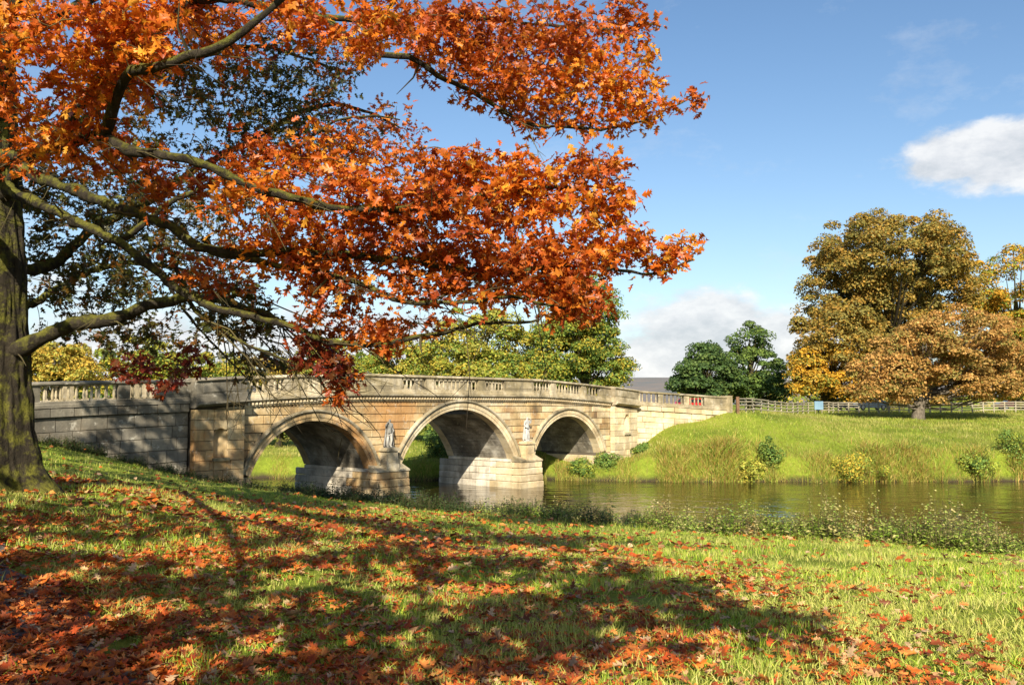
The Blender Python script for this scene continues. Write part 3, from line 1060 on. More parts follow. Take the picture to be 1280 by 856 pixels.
# cornice with dentils along the front
COR = [(0.02, -0.86), (0.26, -0.86), (0.26, -0.92), (0.20, -0.98), (0.02, -0.98)]
sweep(line(x0 + 0.1, x1 - 0.1, 0.0, 50), COR, 'cornice', CAP, bridge)
sweep([p for p in reversed(line(x0 + 0.1, x1 - 0.1, BW, 50))], COR, 'cornice', CAP, bridge)
sweep(line(x0 + 0.1, x1 - 0.1, 0.0, 50), [(0.0, -1.16), (0.07, -1.16), (0.07, -1.11), (0.0, -1.11)], 'string_course', PALE, bridge)
den = MB()
x = x0 + 0.15
while x < x1 - 0.2:
    den.box(x, x + 0.09, -0.17, 0.03, top(x) - 1.09, top(x) - 0.99)
    x += 0.17
tag(den.build('dentils', PALE, bridge), kind='stuff')
CAP_ = CAP
for (pa, pb), CAP in zip(PAV, (MATS['stone_grey'], CAP_)):
    # parapet block of the pavilion stands forward of the wall
    pts_ = [(pa - 0.02, -0.30, top(pa)), (pb + 0.02, -0.30, top(pb))]
    pp = empty('pavilion_parapet'); pp.parent = bridge
    sweep(pts_, [(0.04, -0.86), (0.30, -0.86), (0.30, -0.92), (0.2, -0.99), (0.04, -1.04), (-0.30, -1.04), (-0.30, -0.86)], 'cornice', CAP, pp)
    sweep(pts_, [(0.12, -0.575), (0.15, -0.60), (0.15, -0.855), (-0.5, -0.855), (-0.5, -0.575)], 'plinth', CAP, pp)
    sweep(pts_, [(0.09, -0.57), (0.09, -0.10), (-0.45, -0.10), (-0.45, -0.57)], 'solid_panel', CAP, pp)
    q_ = [(pa + 0.25, -0.30, top(pa + 0.25)), (pb - 0.25, -0.30, top(pb - 0.25))]
    sweep(q_, [(0.115, -0.50), (0.115, -0.18), (0.091, -0.18), (0.091, -0.50)], 'raised_panel', CAP, pp)
    sweep(pts_, [(0.15, 0.0), (0.18, -0.04), (0.18, -0.07), (0.11, -0.098), (-0.48, -0.098), (-0.52, -0.06), (-0.5, 0.0), (-0.2, 0.03)], 'coping', CAP, pp)

# ---- wing walls
def wing(path, bays, mat, name, course_h, zlow):
    """path points (x, y, top); wall with a band course under the plinth, stones built one by one"""
    wg = empty('wing_wall'); wg.parent = bridge
    A = np.array(path)
    D = np.concatenate([[0], np.cumsum(np.hypot(np.diff(A[:, 0]), np.diff(A[:, 1])))])
    L = D[-1]
    P = lambda d: np.array([np.interp(d, D, A[:, j]) for j in range(3)])
    fine = [tuple(P(d)) for d in np.linspace(0, L, int(L / 0.4))]
    sweep(fine, [(-0.03, -0.86), (-0.03, -6.0), (-0.45, -6.0), (-0.45, -0.86)], 'core', MATS['mortar'], wg)
    # band course, stone by stone, then the wall below
    rows = [(-0.86, -1.16, 0.10, 0.55, 0.95)]
    z = -1.165
    while z > -zlow:
        h = course_h * random.uniform(0.88, 1.12)
        rows.append((z, z - h, 0.0, 0.65, 1.2)); z -= h
    for zt, zb, outw, l0, l1 in rows:
        d = 0.0
        while d < L - 0.02:
            e = min(d + random.uniform(l0, l1), L)
            if L - e < 0.3: e = L
            pr = outw + random.uniform(0, 0.035)
            seg = [tuple(P(d + 0.012)), tuple(P((d + e) / 2)), tuple(P(e - 0.012))]
            sweep(seg, [(pr - 0.012, zt - 0.010), (pr, zt - 0.024), (pr + random.uniform(-0.01, 0.01), zb + 0.024), (pr - 0.012, zb + 0.010), (-0.04, zb + 0.010), (-0.04, zt - 0.010)], 'stone_block', mat, wg)
            d = e
    parapet([tuple(p) for p in fine], bays, bridge, MATS['stone_grey'] if mat is GREY else CAP)
    return wg


# left wing runs on towards the near bank
lw = [(-17.6, -0.55, 4.72), (-16.2, -0.20, 4.82), (-14.6, 0.05, 4.90), (-12.5, 0.12, 4.985), (-9.33, 0.12, 5.08)]
lp = lambda x: -9.33 - x
LL = float(np.sum(np.hypot(np.diff([p[0] for p in lw]), np.diff([p[1] for p in lw]))))
dl = lambda x: LL - (-9.33 - x)
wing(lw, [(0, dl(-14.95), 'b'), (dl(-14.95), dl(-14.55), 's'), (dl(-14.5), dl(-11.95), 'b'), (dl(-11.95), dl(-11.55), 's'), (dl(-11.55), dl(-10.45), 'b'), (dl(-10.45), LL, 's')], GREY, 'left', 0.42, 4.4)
rw = [(19.42, 0.10, 5.02), (19.9, -0.35, 4.98), (20.6, -1.0, 4.92), (21.5, -1.75, 4.85), (22.5, -2.45, 4.77), (23.5, -3.05, 4.70), (24.3, -3.5, 4.66)]
RL = float(np.sum(np.hypot(np.diff([p[0] for p in rw]), np.diff([p[1] for p in rw]))))
wing(rw, [(0, 0.5, 's'), (0.5, 1.6, 'b'), (1.6, 1.9, 's'), (1.9, 3.2, 'b'), (3.2, 3.55, 's'), (3.55, 4.55, 'b'), (4.55, RL, 's')], PALE, 'right', 0.34, 4.0)
ep = MB(); e_ = rw[-1]
ep.box(e_[0] - 0.02, e_[0] + 0.30, e_[1] - 0.30, e_[1] + 0.35, 2.4, e_[2] + 0.06); ep.build('end_pier', CAP, bridge)
# rear wing on the right and left keep the road in
for pth in ([(27.0, BW + 2.4, 4.5), (24.0, BW + 1.0, 4.7), (19.3, BW - 0.02, 5.02)], [(-9.2, BW - 0.02, 5.1), (-13.0, BW + 0.1, 4.95), (-18.0, BW + 0.9, 4.7)]):
    A = np.array(pth); Lr = float(np.sum(np.hypot(np.diff(A[:, 0]), np.diff(A[:, 1]))))
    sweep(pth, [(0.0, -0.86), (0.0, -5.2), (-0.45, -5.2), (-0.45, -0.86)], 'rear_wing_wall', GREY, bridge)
    parapet(pth, [(0, 0.5, 's')] + [(0.5 + k * 2.2, 2.3 + k * 2.2, 'b') for k in range(int((Lr - 0.6) / 2.2))] + [(2.3 + k * 2.2, 2.7 + k * 2.2, 's') for k in range(int((Lr - 0.6) / 2.2))], bridge, name='rear_parapet')
for pa, pb in PAV:
    sweep([(pb, BW - 0.02, top(pb)), (pa, BW - 0.02, top(pa))], [(0.10, -0.0), (0.10, -0.90), (-0.2, -0.90), (-0.2, -0.0)], 'rear_solid_panel', CAP, bridge)

# ---- carriageway over the bridge and on to the right
rl = []
for x in np.linspace(-30, 19.4, 50):
    t_ = top(max(min(x, S1), S0))
    X, Y = b_world(x, BW / 2)
    if x < S0: X, Y = b_world(x, BW / 2 + 0.06 * max(0, (S0 - x) - 4) ** 1.5)
    rl.append((X, Y, t_ - 0.875 - (0.04 * (S0 - x) if x < S0 else 0)))
rl += [(7.6, 59.6, 4.06), (10, 63.0, 3.95), (12.8, 69, 3.80), (15, 75, 3.68), (17.4, 85, 3.56), (19, 95, 3.50), (20.2, 110, 3.50), (21, 130, 3.52), (20, 170, 3.6)]
mid_path = [(p[0], p[1], p[2]) for p in rl]
rb = sweep(mid_path, [(1.95, 0.0), (1.95, -0.9), (-1.95, -0.9), (-1.95, 0.0), (0, 0.03)], 'road', MATS['asphalt'], None)
tag(rb, kind='structure')

# ------------------------------------------------------------------ statues on the two pier pedestals
def statue(pier_i, label, mirror):
    cxp = sum(PIER[pier_i]) / 2
    SM = MATS['stone_statue' if pier_i else 'stone_statue_shaded']
    X, Y = b_world(cxp, -0.26)
    root = empty('statue', (X, Y, 2.32), BA)
    tag(root, label, 'statue', 'pier statues')
    s_ = -1 if mirror else 1
    V_ = [(0, 0, 0.70), (0, 0, 0.82), (0, -0.01, 0.98), (0, 0, 1.08), (0, -0.02, 1.15), (0, -0.02, 1.23),         # pelvis .. head
          (0.07 * s_, 0, 0.64), (0.09 * s_, -0.05, 0.36), (0.08 * s_, 0.0, 0.06), (0.09 * s_, -0.09, 0.035),
          (-0.07 * s_, 0, 0.64), (-0.08 * s_, 0.01, 0.36), (-0.08 * s_, 0.03, 0.06), (-0.10 * s_, -0.06, 0.035),
          (0.15 * s_, 0, 1.01), (0.20 * s_, 0.02, 0.82), (0.16 * s_, -0.10, 0.70), (0.10 * s_, -0.13, 0.69),
          (-0.15 * s_, 0, 1.01), (-0.24 * s_, -0.03, 0.90), (-0.20 * s_, -0.09, 1.06), (-0.14 * s_, -0.11, 1.13),
          (0.0, 0.07, 0.62), (0.0, 0.10, 0.30), (0.02 * s_, 0.10, 0.03)]
    E_ = [(0, 1), (1, 2), (2, 3), (3, 4), (4, 5), (0, 6), (6, 7), (7, 8), (8, 9), (0, 10), (10, 11), (11, 12), (12, 13), (2, 14), (14, 15), (15, 16), (16, 17), (2, 18), (18, 19), (19, 20), (20, 21), (0, 22), (22, 23), (23, 24)]
    rad = [.105, .095, .115, .045, .065, .058, .085, .062, .042, .03, .085, .062, .042, .03, .055, .045, .035, .028, .055, .045, .035, .028, .09, .10, .11]
    me = bpy.data.meshes.new('figure')
    me.from_pydata(V_, E_, [])
    ob = link('figure', me, root, SM)
    md = ob.modifiers.new('skin', 'SKIN')
    sk = me.skin_vertices[0].data
    for k, r_ in enumerate(rad):
        sk[k].radius = (r_, r_ * 0.85)
    sk[0].use_root = True
    ob.modifiers.new('sub', 'SUBSURF').levels = 2
    ob.modifiers['sub'].render_levels = 2
    cl = MB()       # heavy cloak hanging from one shoulder to the plinth
    K = 14; P = []; Fc = []
    for j in range(9):
        z = 1.04 - j * 0.125
        for k in range(K):
            a = math.pi * (0.02 + 0.96 * k / (K - 1))
            r_ = (0.12 + 0.012 * j) * (1 + 0.13 * math.sin(k * 2.4 + j * 0.5))
            P.append((r_ * 1.15 * math.cos(a) * s_ + 0.02 * s_, r_ * 0.95 * math.sin(a), max(z, 0.02)))
    for j in range(8):
        for k in range(K - 1):
            q = j * K + k
            Fc.append((q, q + 1, q + K + 1, q + K))
    cl.poly(P, Fc)
    co = cl.build('cloak', SM, root, True)
    sm = co.modifiers.new('solid', 'SOLIDIFY'); sm.thickness = 0.03
    b = MB(); b.box(-0.21, 0.21, -0.17, 0.17, 0.0, 0.035); b.build('base', SM, root)
    return root


statue(0, 'weathered statue with shade-darkened grey colour on the pier between the nearest and middle arches', False)
statue(1, 'pale sunlit statue on the pier left of the farthest arch', True)

# ------------------------------------------------------------------ fence, notice board, cars
fp = [(13.75, 56.15), (16.0, 60.5), (20.0, 68.0), (24.5, 76.5), (28.5, 81.0), (36.0, 82.0), (48.0, 82.0), (58.0, 82.0)]
FD = np.concatenate([[0], np.cumsum(np.linalg.norm(np.diff(np.array(fp), axis=0), axis=1))])
FX = lambda d: float(np.interp(d, FD, [p[0] for p in fp]))
FY = lambda d: float(np.interp(d, FD, [p[1] for p in fp]))
fence = empty('wooden_fence', (fp[0][0], fp[0][1], g1(*fp[0])))
tag(fence, 'long pale wooden post and rail fence along the far meadow', 'fence')
fo = Vector(fence.location)
d = 0.0; posts = []
while d < FD[-1]:
    posts.append((FX(d), FY(d), g1(FX(d), FY(d))))
    d += 2.1 if d < 26 else 0.95
for k, (x, y, z) in enumerate(posts):
    b = MB(); w = 0.09 if k == 0 else 0.05
    h = 1.02 if k == 0 else 0.96 + random.uniform(-0.03, 0.03)
    b.box(x - w - fo.x, x + w - fo.x, y - w - fo.y, y + w - fo.y, z - 0.3 - fo.z, z + h - fo.z)
    lx_, ly_ = random.gauss(0, 0.025), random.gauss(0, 0.02)
    b.v = [(vx + (lx_ if vz > z - fo.z else 0), vy + (ly_ if vz > z - fo.z else 0), vz) for vx, vy, vz in b.v]
    o = b.build('post', MATS['brown_post'] if k == 0 else MATS['fence_wood'], fence)
    o.rotation_euler = (0, 0, 0)
    if k == 0: o['label'] = 'thick brown gate post at the end of the wing wall'
for (a, b) in zip(posts[:-1], posts[1:]):
    for hh in (0.26, 0.50, 0.72, 0.91):
        m_ = MB()
        A_ = Vector(a) + Vector((0, 0, hh + random.uniform(-0.015, 0.015))) - fo; B_ = Vector(b) + Vector((0, 0, hh + random.uniform(-0.015, 0.015))) - fo
        dd = (B_ - A_).normalized(); sd_ = Vector((dd.y, -dd.x, 0)) * 0.02; u_ = Vector((0, 0, 0.038))
        P = []
        for q in (A_, B_):
            for o1, o2 in ((-1, -1), (1, -1), (1, 1), (-1, 1)):
                P.append(q + sd_ * (o1 + 3.0) + u_ * o2)
        m_.poly(P, [(0, 1, 2, 3), (7, 6, 5, 4), (0, 4, 5, 1), (1, 5, 6, 2), (2, 6, 7, 3), (3, 7, 4, 0)])
        m_.build('rail', MATS['fence_wood'], fence)
sx, sy = 25.7, 77.4
nb = empty('notice_board', (sx, sy, g1(sx, sy)), R(12))
tag(nb, 'pale blue notice board fixed to the meadow fence', 'sign')
b = MB(); b.box(-0.40, 0.40, -0.12, -0.09, 0.32, 1.02); b.build('panel', MATS['sign_blue'], nb)
for x in (-0.3, 0.3):
    b = MB(); b.box(x - 0.03, x + 0.03, -0.085, -0.03, -0.2, 0.98); b.build('post', MATS['fence_wood'], nb)


def car(loc, rz, paint, label):
    root = empty('parked_car', (loc[0], loc[1], g1(*loc) + 0.02), rz)
    tag(root, label, 'car', 'cars near the far meadow')
    side = [(-2.0, 0.35), (-2.02, 0.62), (-1.95, 0.86), (-1.2, 0.95), (-0.55, 1.36), (0.75, 1.42), (1.55, 1.05), (1.92, 0.95), (2.0, 0.6), (1.97, 0.33)]
    b = MB(); P = []
    n = len(side)
    for yy, ins in ((-0.84, 0), (-0.80, 0.03), (0.80, 0.03), (0.84, 0)):
        pass
    rings = [(-0.86, 0.05), (-0.88, 0.0), (0.88, 0.0), (0.86, 0.05)]
    for yy, ins in rings:
        for x, z in side:
            tuck = 0.13 * max(0, (z - 0.9) / 0.5)
            P.append((x * (1 - ins * 0.4), yy * (1 - tuck), z - ins * (1 if z > 0.5 else -1)))
    Fc = []
    for j in range(3):
        for k in range(n):
            k2 = (k + 1) % n
            Fc.append((j * n + k, j * n + k2, (j + 1) * n + k2, (j + 1) * n + k))
    Fc += [tuple(range(n)), tuple(3 * n + k for k in reversed(range(n)))]
    b.poly(P, Fc); b.build('body', MATS[paint], root)
    for sgn in (-1, 1):
        for x0, x1, x2, x3 in ((-1.0, 0.05, 0.05, -0.48), (0.13, 1.3, 0.72, 0.13)):
            w_ = MB()
            f = lambda x, z: (x, sgn * (0.885 * (1 - 0.13 * max(0, (z - 0.9) / 0.5))) + sgn * 0.012, z)
            w_.poly([f(x0, 0.98), f(x1, 0.98), f(x2, 1.31), f(x3, 1.31)], [(0, 1, 2, 3)])
            ob = w_.build('side_window', MATS['car_glass'], root)
            ob.modifiers.new('s', 'SOLIDIFY').thickness = 0.01
    for nm, pts_ in (('windscreen', [(-1.17, 0.98), (-0.60, 1.33)]), ('rear_window', [(0.85, 1.38), (1.50, 1.09)])):
        w_ = MB(); (xa, za), (xb, zb) = pts_
        w_.poly([(xa, -0.70, za + .012), (xa, 0.70, za + .012), (xb, 0.66, zb + .02), (xb, -0.66, zb + .02)], [(0, 1, 2, 3)])
        ob = w_.build(nm, MATS['car_glass'], root); ob.modifiers.new('s', 'SOLIDIFY').thickness = 0.012
    for x in (-1.28, 1.25):
        for sgn in (-1, 1):
            t_ = MB(); prof = [(0.20, -0.09), (0.30, -0.09), (0.32, -0.05), (0.32, 0.05), (0.30, 0.09), (0.20, 0.09)]
            t_.lathe(prof, 14); wv = t_.build('wheel', MATS['rubber'], root, True)
            wv.rotation_euler = (math.pi / 2, 0, 0); wv.location = (x, sgn * 0.80, 0.32)
            h_ = MB(); h_.lathe([(0.19, -0.095), (0.19, 0.095)], 12); h_.build('rim', MATS['alloy'], wv)
    for sgn in (-1, 1):
        l_ = MB(); l_.box(-2.03, -1.9, sgn * 0.62 - 0.16, sgn * 0.62 + 0.16, 0.66, 0.80); l_.build('headlight', MATS['lamp_lens'], root)


car((17.6, 91.5), R(35), 'paint_red', 'bright red car seen through the balustrade near the gate post')
car((43.5, 112.0), R(4), 'paint_grey_blue', 'grey blue car parked behind the fence left of the tree trunk')
car((38.8, 111.0), R(12), 'paint_dark', 'dark car parked behind the fence beside the notice board')
car((60.0, 110.0), R(-8), 'paint_red', 'red car beyond the pale fence at the far right edge')

# ------------------------------------------------------------------ far trees
def clump_leaves(centres, radii, n_each, size, pal, seed, up_bias=0.35, flat=0.75, full=False):
    """leaf-sized rhombs spread through the shells of many clumps; returns V, F, col"""
    r_ = np.random.default_rng(seed)
    Cn = np.repeat(np.asarray(centres), n_each, axis=0)
    Rd = np.repeat(np.asarray(radii), n_each)
    n = len(Cn)
    d = unit(r_.normal(size=(n, 3)))
    if not full: d[:, 2] = np.where(d[:, 2] < -0.25, -d[:, 2], d[:, 2])
    rad = Rd * (0.55 + 0.5 * r_.random(n) ** 0.7)
    p = Cn + d * rad[:, None] * np.array([1, 1, flat])
    nr = unit(d + np.array([0, 0, up_bias]) + r_.normal(size=(n, 3)) * 0.55)
    a = unit(np.cross(nr, r_.normal(size=(n, 3))))
    b = np.cross(nr, a)
    sz = size * (0.6 + 0.8 * r_.random(n))
    V = np.stack([p - a * sz[:, None], p - b * sz[:, None] * 0.62 - nr * sz[:, None] * 0.12, p + a * sz[:, None], p + b * sz[:, None] * 0.62 - nr * sz[:, None] * 0.12], 1)
    pal = np.asarray(pal)
    ci = np.repeat(r_.integers(0, len(pal), len(centres)), n_each)
    swap = r_.random(n) < 0.5
    ci = np.where(swap, r_.integers(0, len(pal), n), ci)
    col = pal[ci] * (1.2 + 0.95 * r_.random(n))[:, None]
    F = np.arange(n * 4).reshape(n, 4)
    return V.reshape(-1, 3), F, np.repeat(col, 4, axis=0)


def tree(name, label, base, ells, pal, n_clump, clump_r, n_each, leaf, trunk_r, seed, cat='tree', group=None, bark='bark', lean=0.0, trunk_top=0.55, shellness=0.62):
    """ells: crown ellipsoids (centre xyz, radii xyz) in world space"""
    r_ = np.random.default_rng(seed)
    base = Vector(base)
    root = empty(name, base)
    tag(root, label, cat, group)
    vol = np.array([e[1][0] * e[1][1] * e[1][2] for e in ells]) ** 0.67
    cs, rs = [], []
    for e, q in zip(ells, vol / vol.sum()):
        m = max(3, int(n_clump * q))
        d = unit(r_.normal(size=(m, 3)))
        k = shellness + (1 - shellness) * r_.random(m) ** 0.6
        k *= 1 + 0.10 * r_.normal(size=m)
        cs.append(np.array(e[0]) + d * np.array(e[1]) * (k * 0.9)[:, None])
        rs.append(clump_r * (0.6 + 0.8 * r_.random(m)))
    cs = np.concatenate(cs); rs = np.concatenate(rs)
    keep = cs[:, 2] > base.z + 0.9
    cs, rs = cs[keep], rs[keep]
    bo_ = np.array(base)
    V, F, col = clump_leaves(cs - bo_, rs, int(n_each * 1.55), leaf * 0.78, pal, seed + 1)
    tag(link('crown', np_mesh('crown', V, F, col), root, MATS['tree_leaf']), kind='stuff')
    topz = max(e[0][2] for e in ells) - base.z
    ax = np.mean([e[0][0] for e in ells]) - base.x; ay = np.mean([e[0][1] for e in ells]) - base.y
    tp = [Vector((0, 0, -0.3)), Vector((0, 0, 0.25)), Vector((ax * 0.1, ay * 0.1, topz * 0.3)), Vector((ax * 0.35, ay * 0.35, topz * 0.62)), Vector((ax * 0.7, ay * 0.7, topz * 0.95))]
    b = MB(); b.tube(tp, [trunk_r * 1.7, trunk_r * 1.15, trunk_r, trunk_r * 0.75, trunk_r * 0.35], 9)
    b.build('trunk', MATS[bark], root, True)
    b = MB()
    sel = r_.permutation(len(cs))[:min(70, len(cs))]
    for k in sel:
        c_ = Vector(cs[k] - bo_)
        t_ = min(max(0.25 + 0.6 * (c_.z / (topz * 1.6)), 0.28), 0.9)
        q = t_ * 4
        j = min(int(q), 3)
        st = tp[j].lerp(tp[j + 1], q - j)
        mid_ = st.lerp(c_, 0.5) + Vector((0, 0, -0.04 * (c_ - st).length + r_.normal() * 0.2))
        b.tube([st, mid_, c_], [trunk_r * 0.28, trunk_r * 0.16, 0.03], 5, False)
    b.build('limbs', MATS[bark], root, True)
    return root


def ell(px, py, Y, rx, ry, rdepth=None, dY=0):
    p = at(px, py, Y)
    k = Y / FPX
    return ((p.x, Y + dY, p.z), (rx * k, (rdepth if rdepth else rx) * k, ry * k))


def foot(px, Y):
    x = (px - 640) / FPX * Y
    return (x, Y, g1(x, Y))


OCHRE = [(0.20, 0.125, 0.022), (0.16, 0.115, 0.022), (0.115, 0.10, 0.022), (0.24, 0.135, 0.024), (0.145, 0.12, 0.03)]
RUST = [(0.28, 0.14, 0.036), (0.23, 0.125, 0.032), (0.31, 0.175, 0.05), (0.18, 0.115, 0.03), (0.16, 0.13, 0.03)]
AMBER = [(0.36, 0.19, 0.018), (0.30, 0.16, 0.018), (0.24, 0.16, 0.02), (0.40, 0.22, 0.02), (0.14, 0.13, 0.02)]
LIME = [(0.17, 0.18, 0.022), (0.11, 0.145, 0.022), (0.25, 0.19, 0.022), (0.075, 0.11, 0.02), (0.20, 0.17, 0.02)]
DARKG = [(0.040, 0.070, 0.018), (0.055, 0.090, 0.022), (0.030, 0.055, 0.016), (0.075, 0.105, 0.025)]
MIDG = [(0.065, 0.105, 0.02), (0.09, 0.125, 0.022), (0.05, 0.085, 0.018), (0.13, 0.14, 0.022)]
GOLDEN = [(0.30, 0.20, 0.03), (0.24, 0.19, 0.03), (0.19, 0.18, 0.03), (0.34, 0.21, 0.03)]
tree('big_tree', 'tallest round-topped ochre tree behind the fence on the right', foot(1118, 92),
     [ell(1113, 325, 92, 102, 62), ell(1058, 372, 92, 60, 62), ell(1178, 355, 92, 44, 58), ell(1045, 432, 90, 56, 56), ell(1120, 410, 94, 64, 58)],
     OCHRE, 620, 1.1, 130, 0.17, 0.75, 21)
tree('yellow_tree', 'low golden yellow tree at the left foot of the tallest tree', foot(1032, 89),
     [ell(1030, 462, 89, 40, 42), ell(1012, 478, 88, 26, 26), ell(1062, 482, 88, 34, 22)],
     AMBER, 110, 0.9, 130, 0.17, 0.35, 22)
tree('rust_tree', 'spreading rusty brown tree with pale trunk in front of the fence', foot(1146, 70.5),
     [ell(1190, 432, 71, 88, 48), ell(1110, 472, 70, 52, 30), ell(1240, 455, 72, 60, 42), ell(1150, 445, 70, 60, 40), ell(1180, 480, 71, 76, 22), ell(1105, 492, 69, 46, 16), ell(1235, 490, 71, 56, 16)],
     RUST, 380, 0.8, 140, 0.13, 0.42, 23, bark='bark_pale')
tree('orange_tree', 'bright orange yellow tree at the far right edge', foot(1275, 100),
     [ell(1275, 370, 100, 66, 66), ell(1245, 420, 100, 40, 60), ell(1300, 440, 100, 60, 60), ell(1262, 478, 98, 60, 22)],
     AMBER[:4] + LIME[:2], 260, 1.15, 140, 0.18, 0.6, 24)
tree('dark_green_tree', 'dark green pointed tree standing right of the bridge end', foot(882, 112),
     [ell(880, 470, 112, 40, 26), ell(882, 448, 112, 24, 18), ell(868, 485, 111, 30, 18)], DARKG, 110, 1.0, 130, 0.2, 0.4, 25)
tree('round_green_tree', 'taller dark green tree with a small round top', foot(938, 116),
     [ell(937, 425, 116, 25, 18), ell(940, 465, 116, 45, 32), ell(955, 488, 115, 40, 18), ell(915, 482, 115, 36, 22)], DARKG[1:] + MIDG[:2], 140, 1.05, 130, 0.2, 0.45, 26)
tree('lime_tree', 'broad yellow green tree rising behind the bridge left of the far hill', foot(735, 86),
     [ell(735, 400, 86, 45, 58), ell(700, 440, 85, 60, 45), ell(755, 462, 86, 38, 28), ell(660, 470, 84, 60, 28)], LIME + MIDG[:2], 300, 0.95, 140, 0.15, 0.5, 27)
tree('yellow_green_tree', 'yellow turning tree behind the middle of the bridge', foot(590, 84),
     [ell(600, 425, 84, 60, 42), ell(560, 455, 83, 45, 32), ell(620, 475, 83, 60, 25)], [LIME[0], LIME[2], GOLDEN[1], LIME[1], GOLDEN[2]], 150, 0.95, 130, 0.17, 0.45, 28)
tree('golden_bush_tree', 'golden yellow tree just right of the oak trunk behind the wall', foot(70, 74),
     [ell(75, 452, 74, 42, 26), ell(30, 462, 74, 40, 28), ell(95, 470, 74, 40, 20)], GOLDEN, 120, 0.8, 130, 0.14, 0.35, 29)
for k, (px, py, Y, rx, ry, pal, lab) in enumerate((
        (170, 452, 150, 50, 30, LIME, 'pale thin tree far behind the left wing wall'),
        (255, 462, 170, 50, 24, LIME, 'small pale tree far behind the left pavilion'),
        (335, 466, 180, 55, 22, GOLDEN, 'small yellowish tree far behind the nearest arch'),
        (425, 455, 165, 55, 30, LIME, 'hazy lime tree far behind the bridge left of its middle'),
        (500, 452, 150, 45, 30, GOLDEN[1:] + LIME[:2], 'light yellow tree far behind the start of the level parapet'))):
    tree('distant_tree', lab, foot(px, Y), [ell(px, py, Y, rx, ry), ell(px + rx * 0.5, py + ry * 0.4, Y - 2, rx * 0.7, ry * 0.7)], pal, 80, 1.5, 90, 0.3, 0.4, 40 + k)
# trees on the low meadow seen through the arches
for k, (px, Y, py, rx, ry, pal, lab) in enumerate((
        (350, 66, 527, 34, 20, MIDG, 'small tree with dark trunk seen through the nearest arch'),
        (305, 69, 528, 34, 20, DARKG + LIME[:1], 'dark bushy tree seen low through the nearest arch on the left'),
        (548, 70, 528, 32, 22, MIDG + LIME[:2], 'bushy green tree seen through the middle arch'),
        (508, 73, 530, 30, 20, LIME, 'yellow green bush tree at the left of the middle arch opening'))):
    tree('meadow_tree', lab, foot(px, Y), [ell(px, py, Y, rx, ry), ell(px + 18, py + 8, Y, rx * 0.7, ry * 0.7)], pal, 70, 0.65, 130, 0.12, 0.24, 60 + k)

# far-off wood closing the horizon: one mass
r_ = np.random.default_rng(90)
n = 900
ang = r_.uniform(-1.0, 1.0, n)
rad_ = r_.uniform(230, 300, n)
cx_, cy_ = np.sin(ang) * rad_, np.cos(ang) * rad_
hh = 3.6 + r_.random(n) * (4.0 + 2.0 * np.sin(ang * 9) + 1.5 * np.sin(ang * 23))
keep = ~((np.arctan2(cx_, cy_) > 0.115) & (np.arctan2(cx_, cy_) < 0.185))
cs = np.stack([cx_, cy_, np.maximum(hh, 3.6)], -1)[keep]
V, F, col = clump_leaves(cs, np.full(len(cs), 2.6), 70, 0.55, LIME + MIDG + GOLDEN[:2], 91)
tag(link('distant_wood', np_mesh('distant_wood', V, F, col), None, MATS['tree_leaf']), 'mixed autumn wood along the far horizon', 'wood', kind='stuff')

# ------------------------------------------------------------------ leaf shapes
def oak_template(seed, simple=False):
    """one lobed red-oak leaf, stalk at the origin, tip along +y, length 1"""
    q = np.random.default_rng(seed)
    j = lambda s=0.03: q.uniform(-s, s)
    if simple:
        V = [(0, 0), (0.36 + j(), 0.38 + j()), (0.30 + j(), 0.80 + j()), (0, 1), (-0.30 + j(), 0.80 + j()), (-0.36 + j(), 0.38 + j()), (0, 0.5)]
        T = [(0, 1, 6), (1, 2, 6), (2, 3, 6), (3, 4, 6), (4, 5, 6), (5, 0, 6)]
    else:
        V = [(0, 0), (0, 0.32), (0, 0.57), (0, 0.81), (0, 1.0)]
        T = []
        for s in (1, -1):
            b = len(V)
            V += [(s * (0.15 + j()), 0.14 + j()), (s * (0.28 + j(.04)), 0.30 + j(.05)), (s * (0.09 + j(.02)), 0.36 + j()), (s * (0.37 + j(.05)), 0.62 + j(.05)), (s * (0.09 + j(.02)), 0.63 + j()),
                  (s * (0.23 + j(.04)), 0.89 + j(.04)), (s * 0.075, 0.83 + j(.02))]
            t = [(0, b, 1), (b, b + 1, b + 2), (b, b + 2, 1), (b + 2, b + 3, b + 4), (1, b + 2, b + 4), (1, b + 4, 2), (b + 4, b + 5, b + 6), (2, b + 4, b + 6), (2, b + 6, 3), (3, b + 6, 4)]
            T += t if s > 0 else [(x, z, y) for x, y, z in t]
    V = np.array([(x, y, 0) for x, y in V], float)
    fold, curl = q.uniform(0.05, 0.6), q.uniform(-0.8, 0.3)
    V[:, 2] = np.abs(V[:, 0]) * fold + curl * (V[:, 1] - 0.3) ** 2 + q.normal(size=len(V)) * 0.02
    return V, np.array(T)


TEMPL = [oak_template(100 + k) for k in range(14)]
TEMPS = [oak_template(200 + k, True) for k in range(6)]


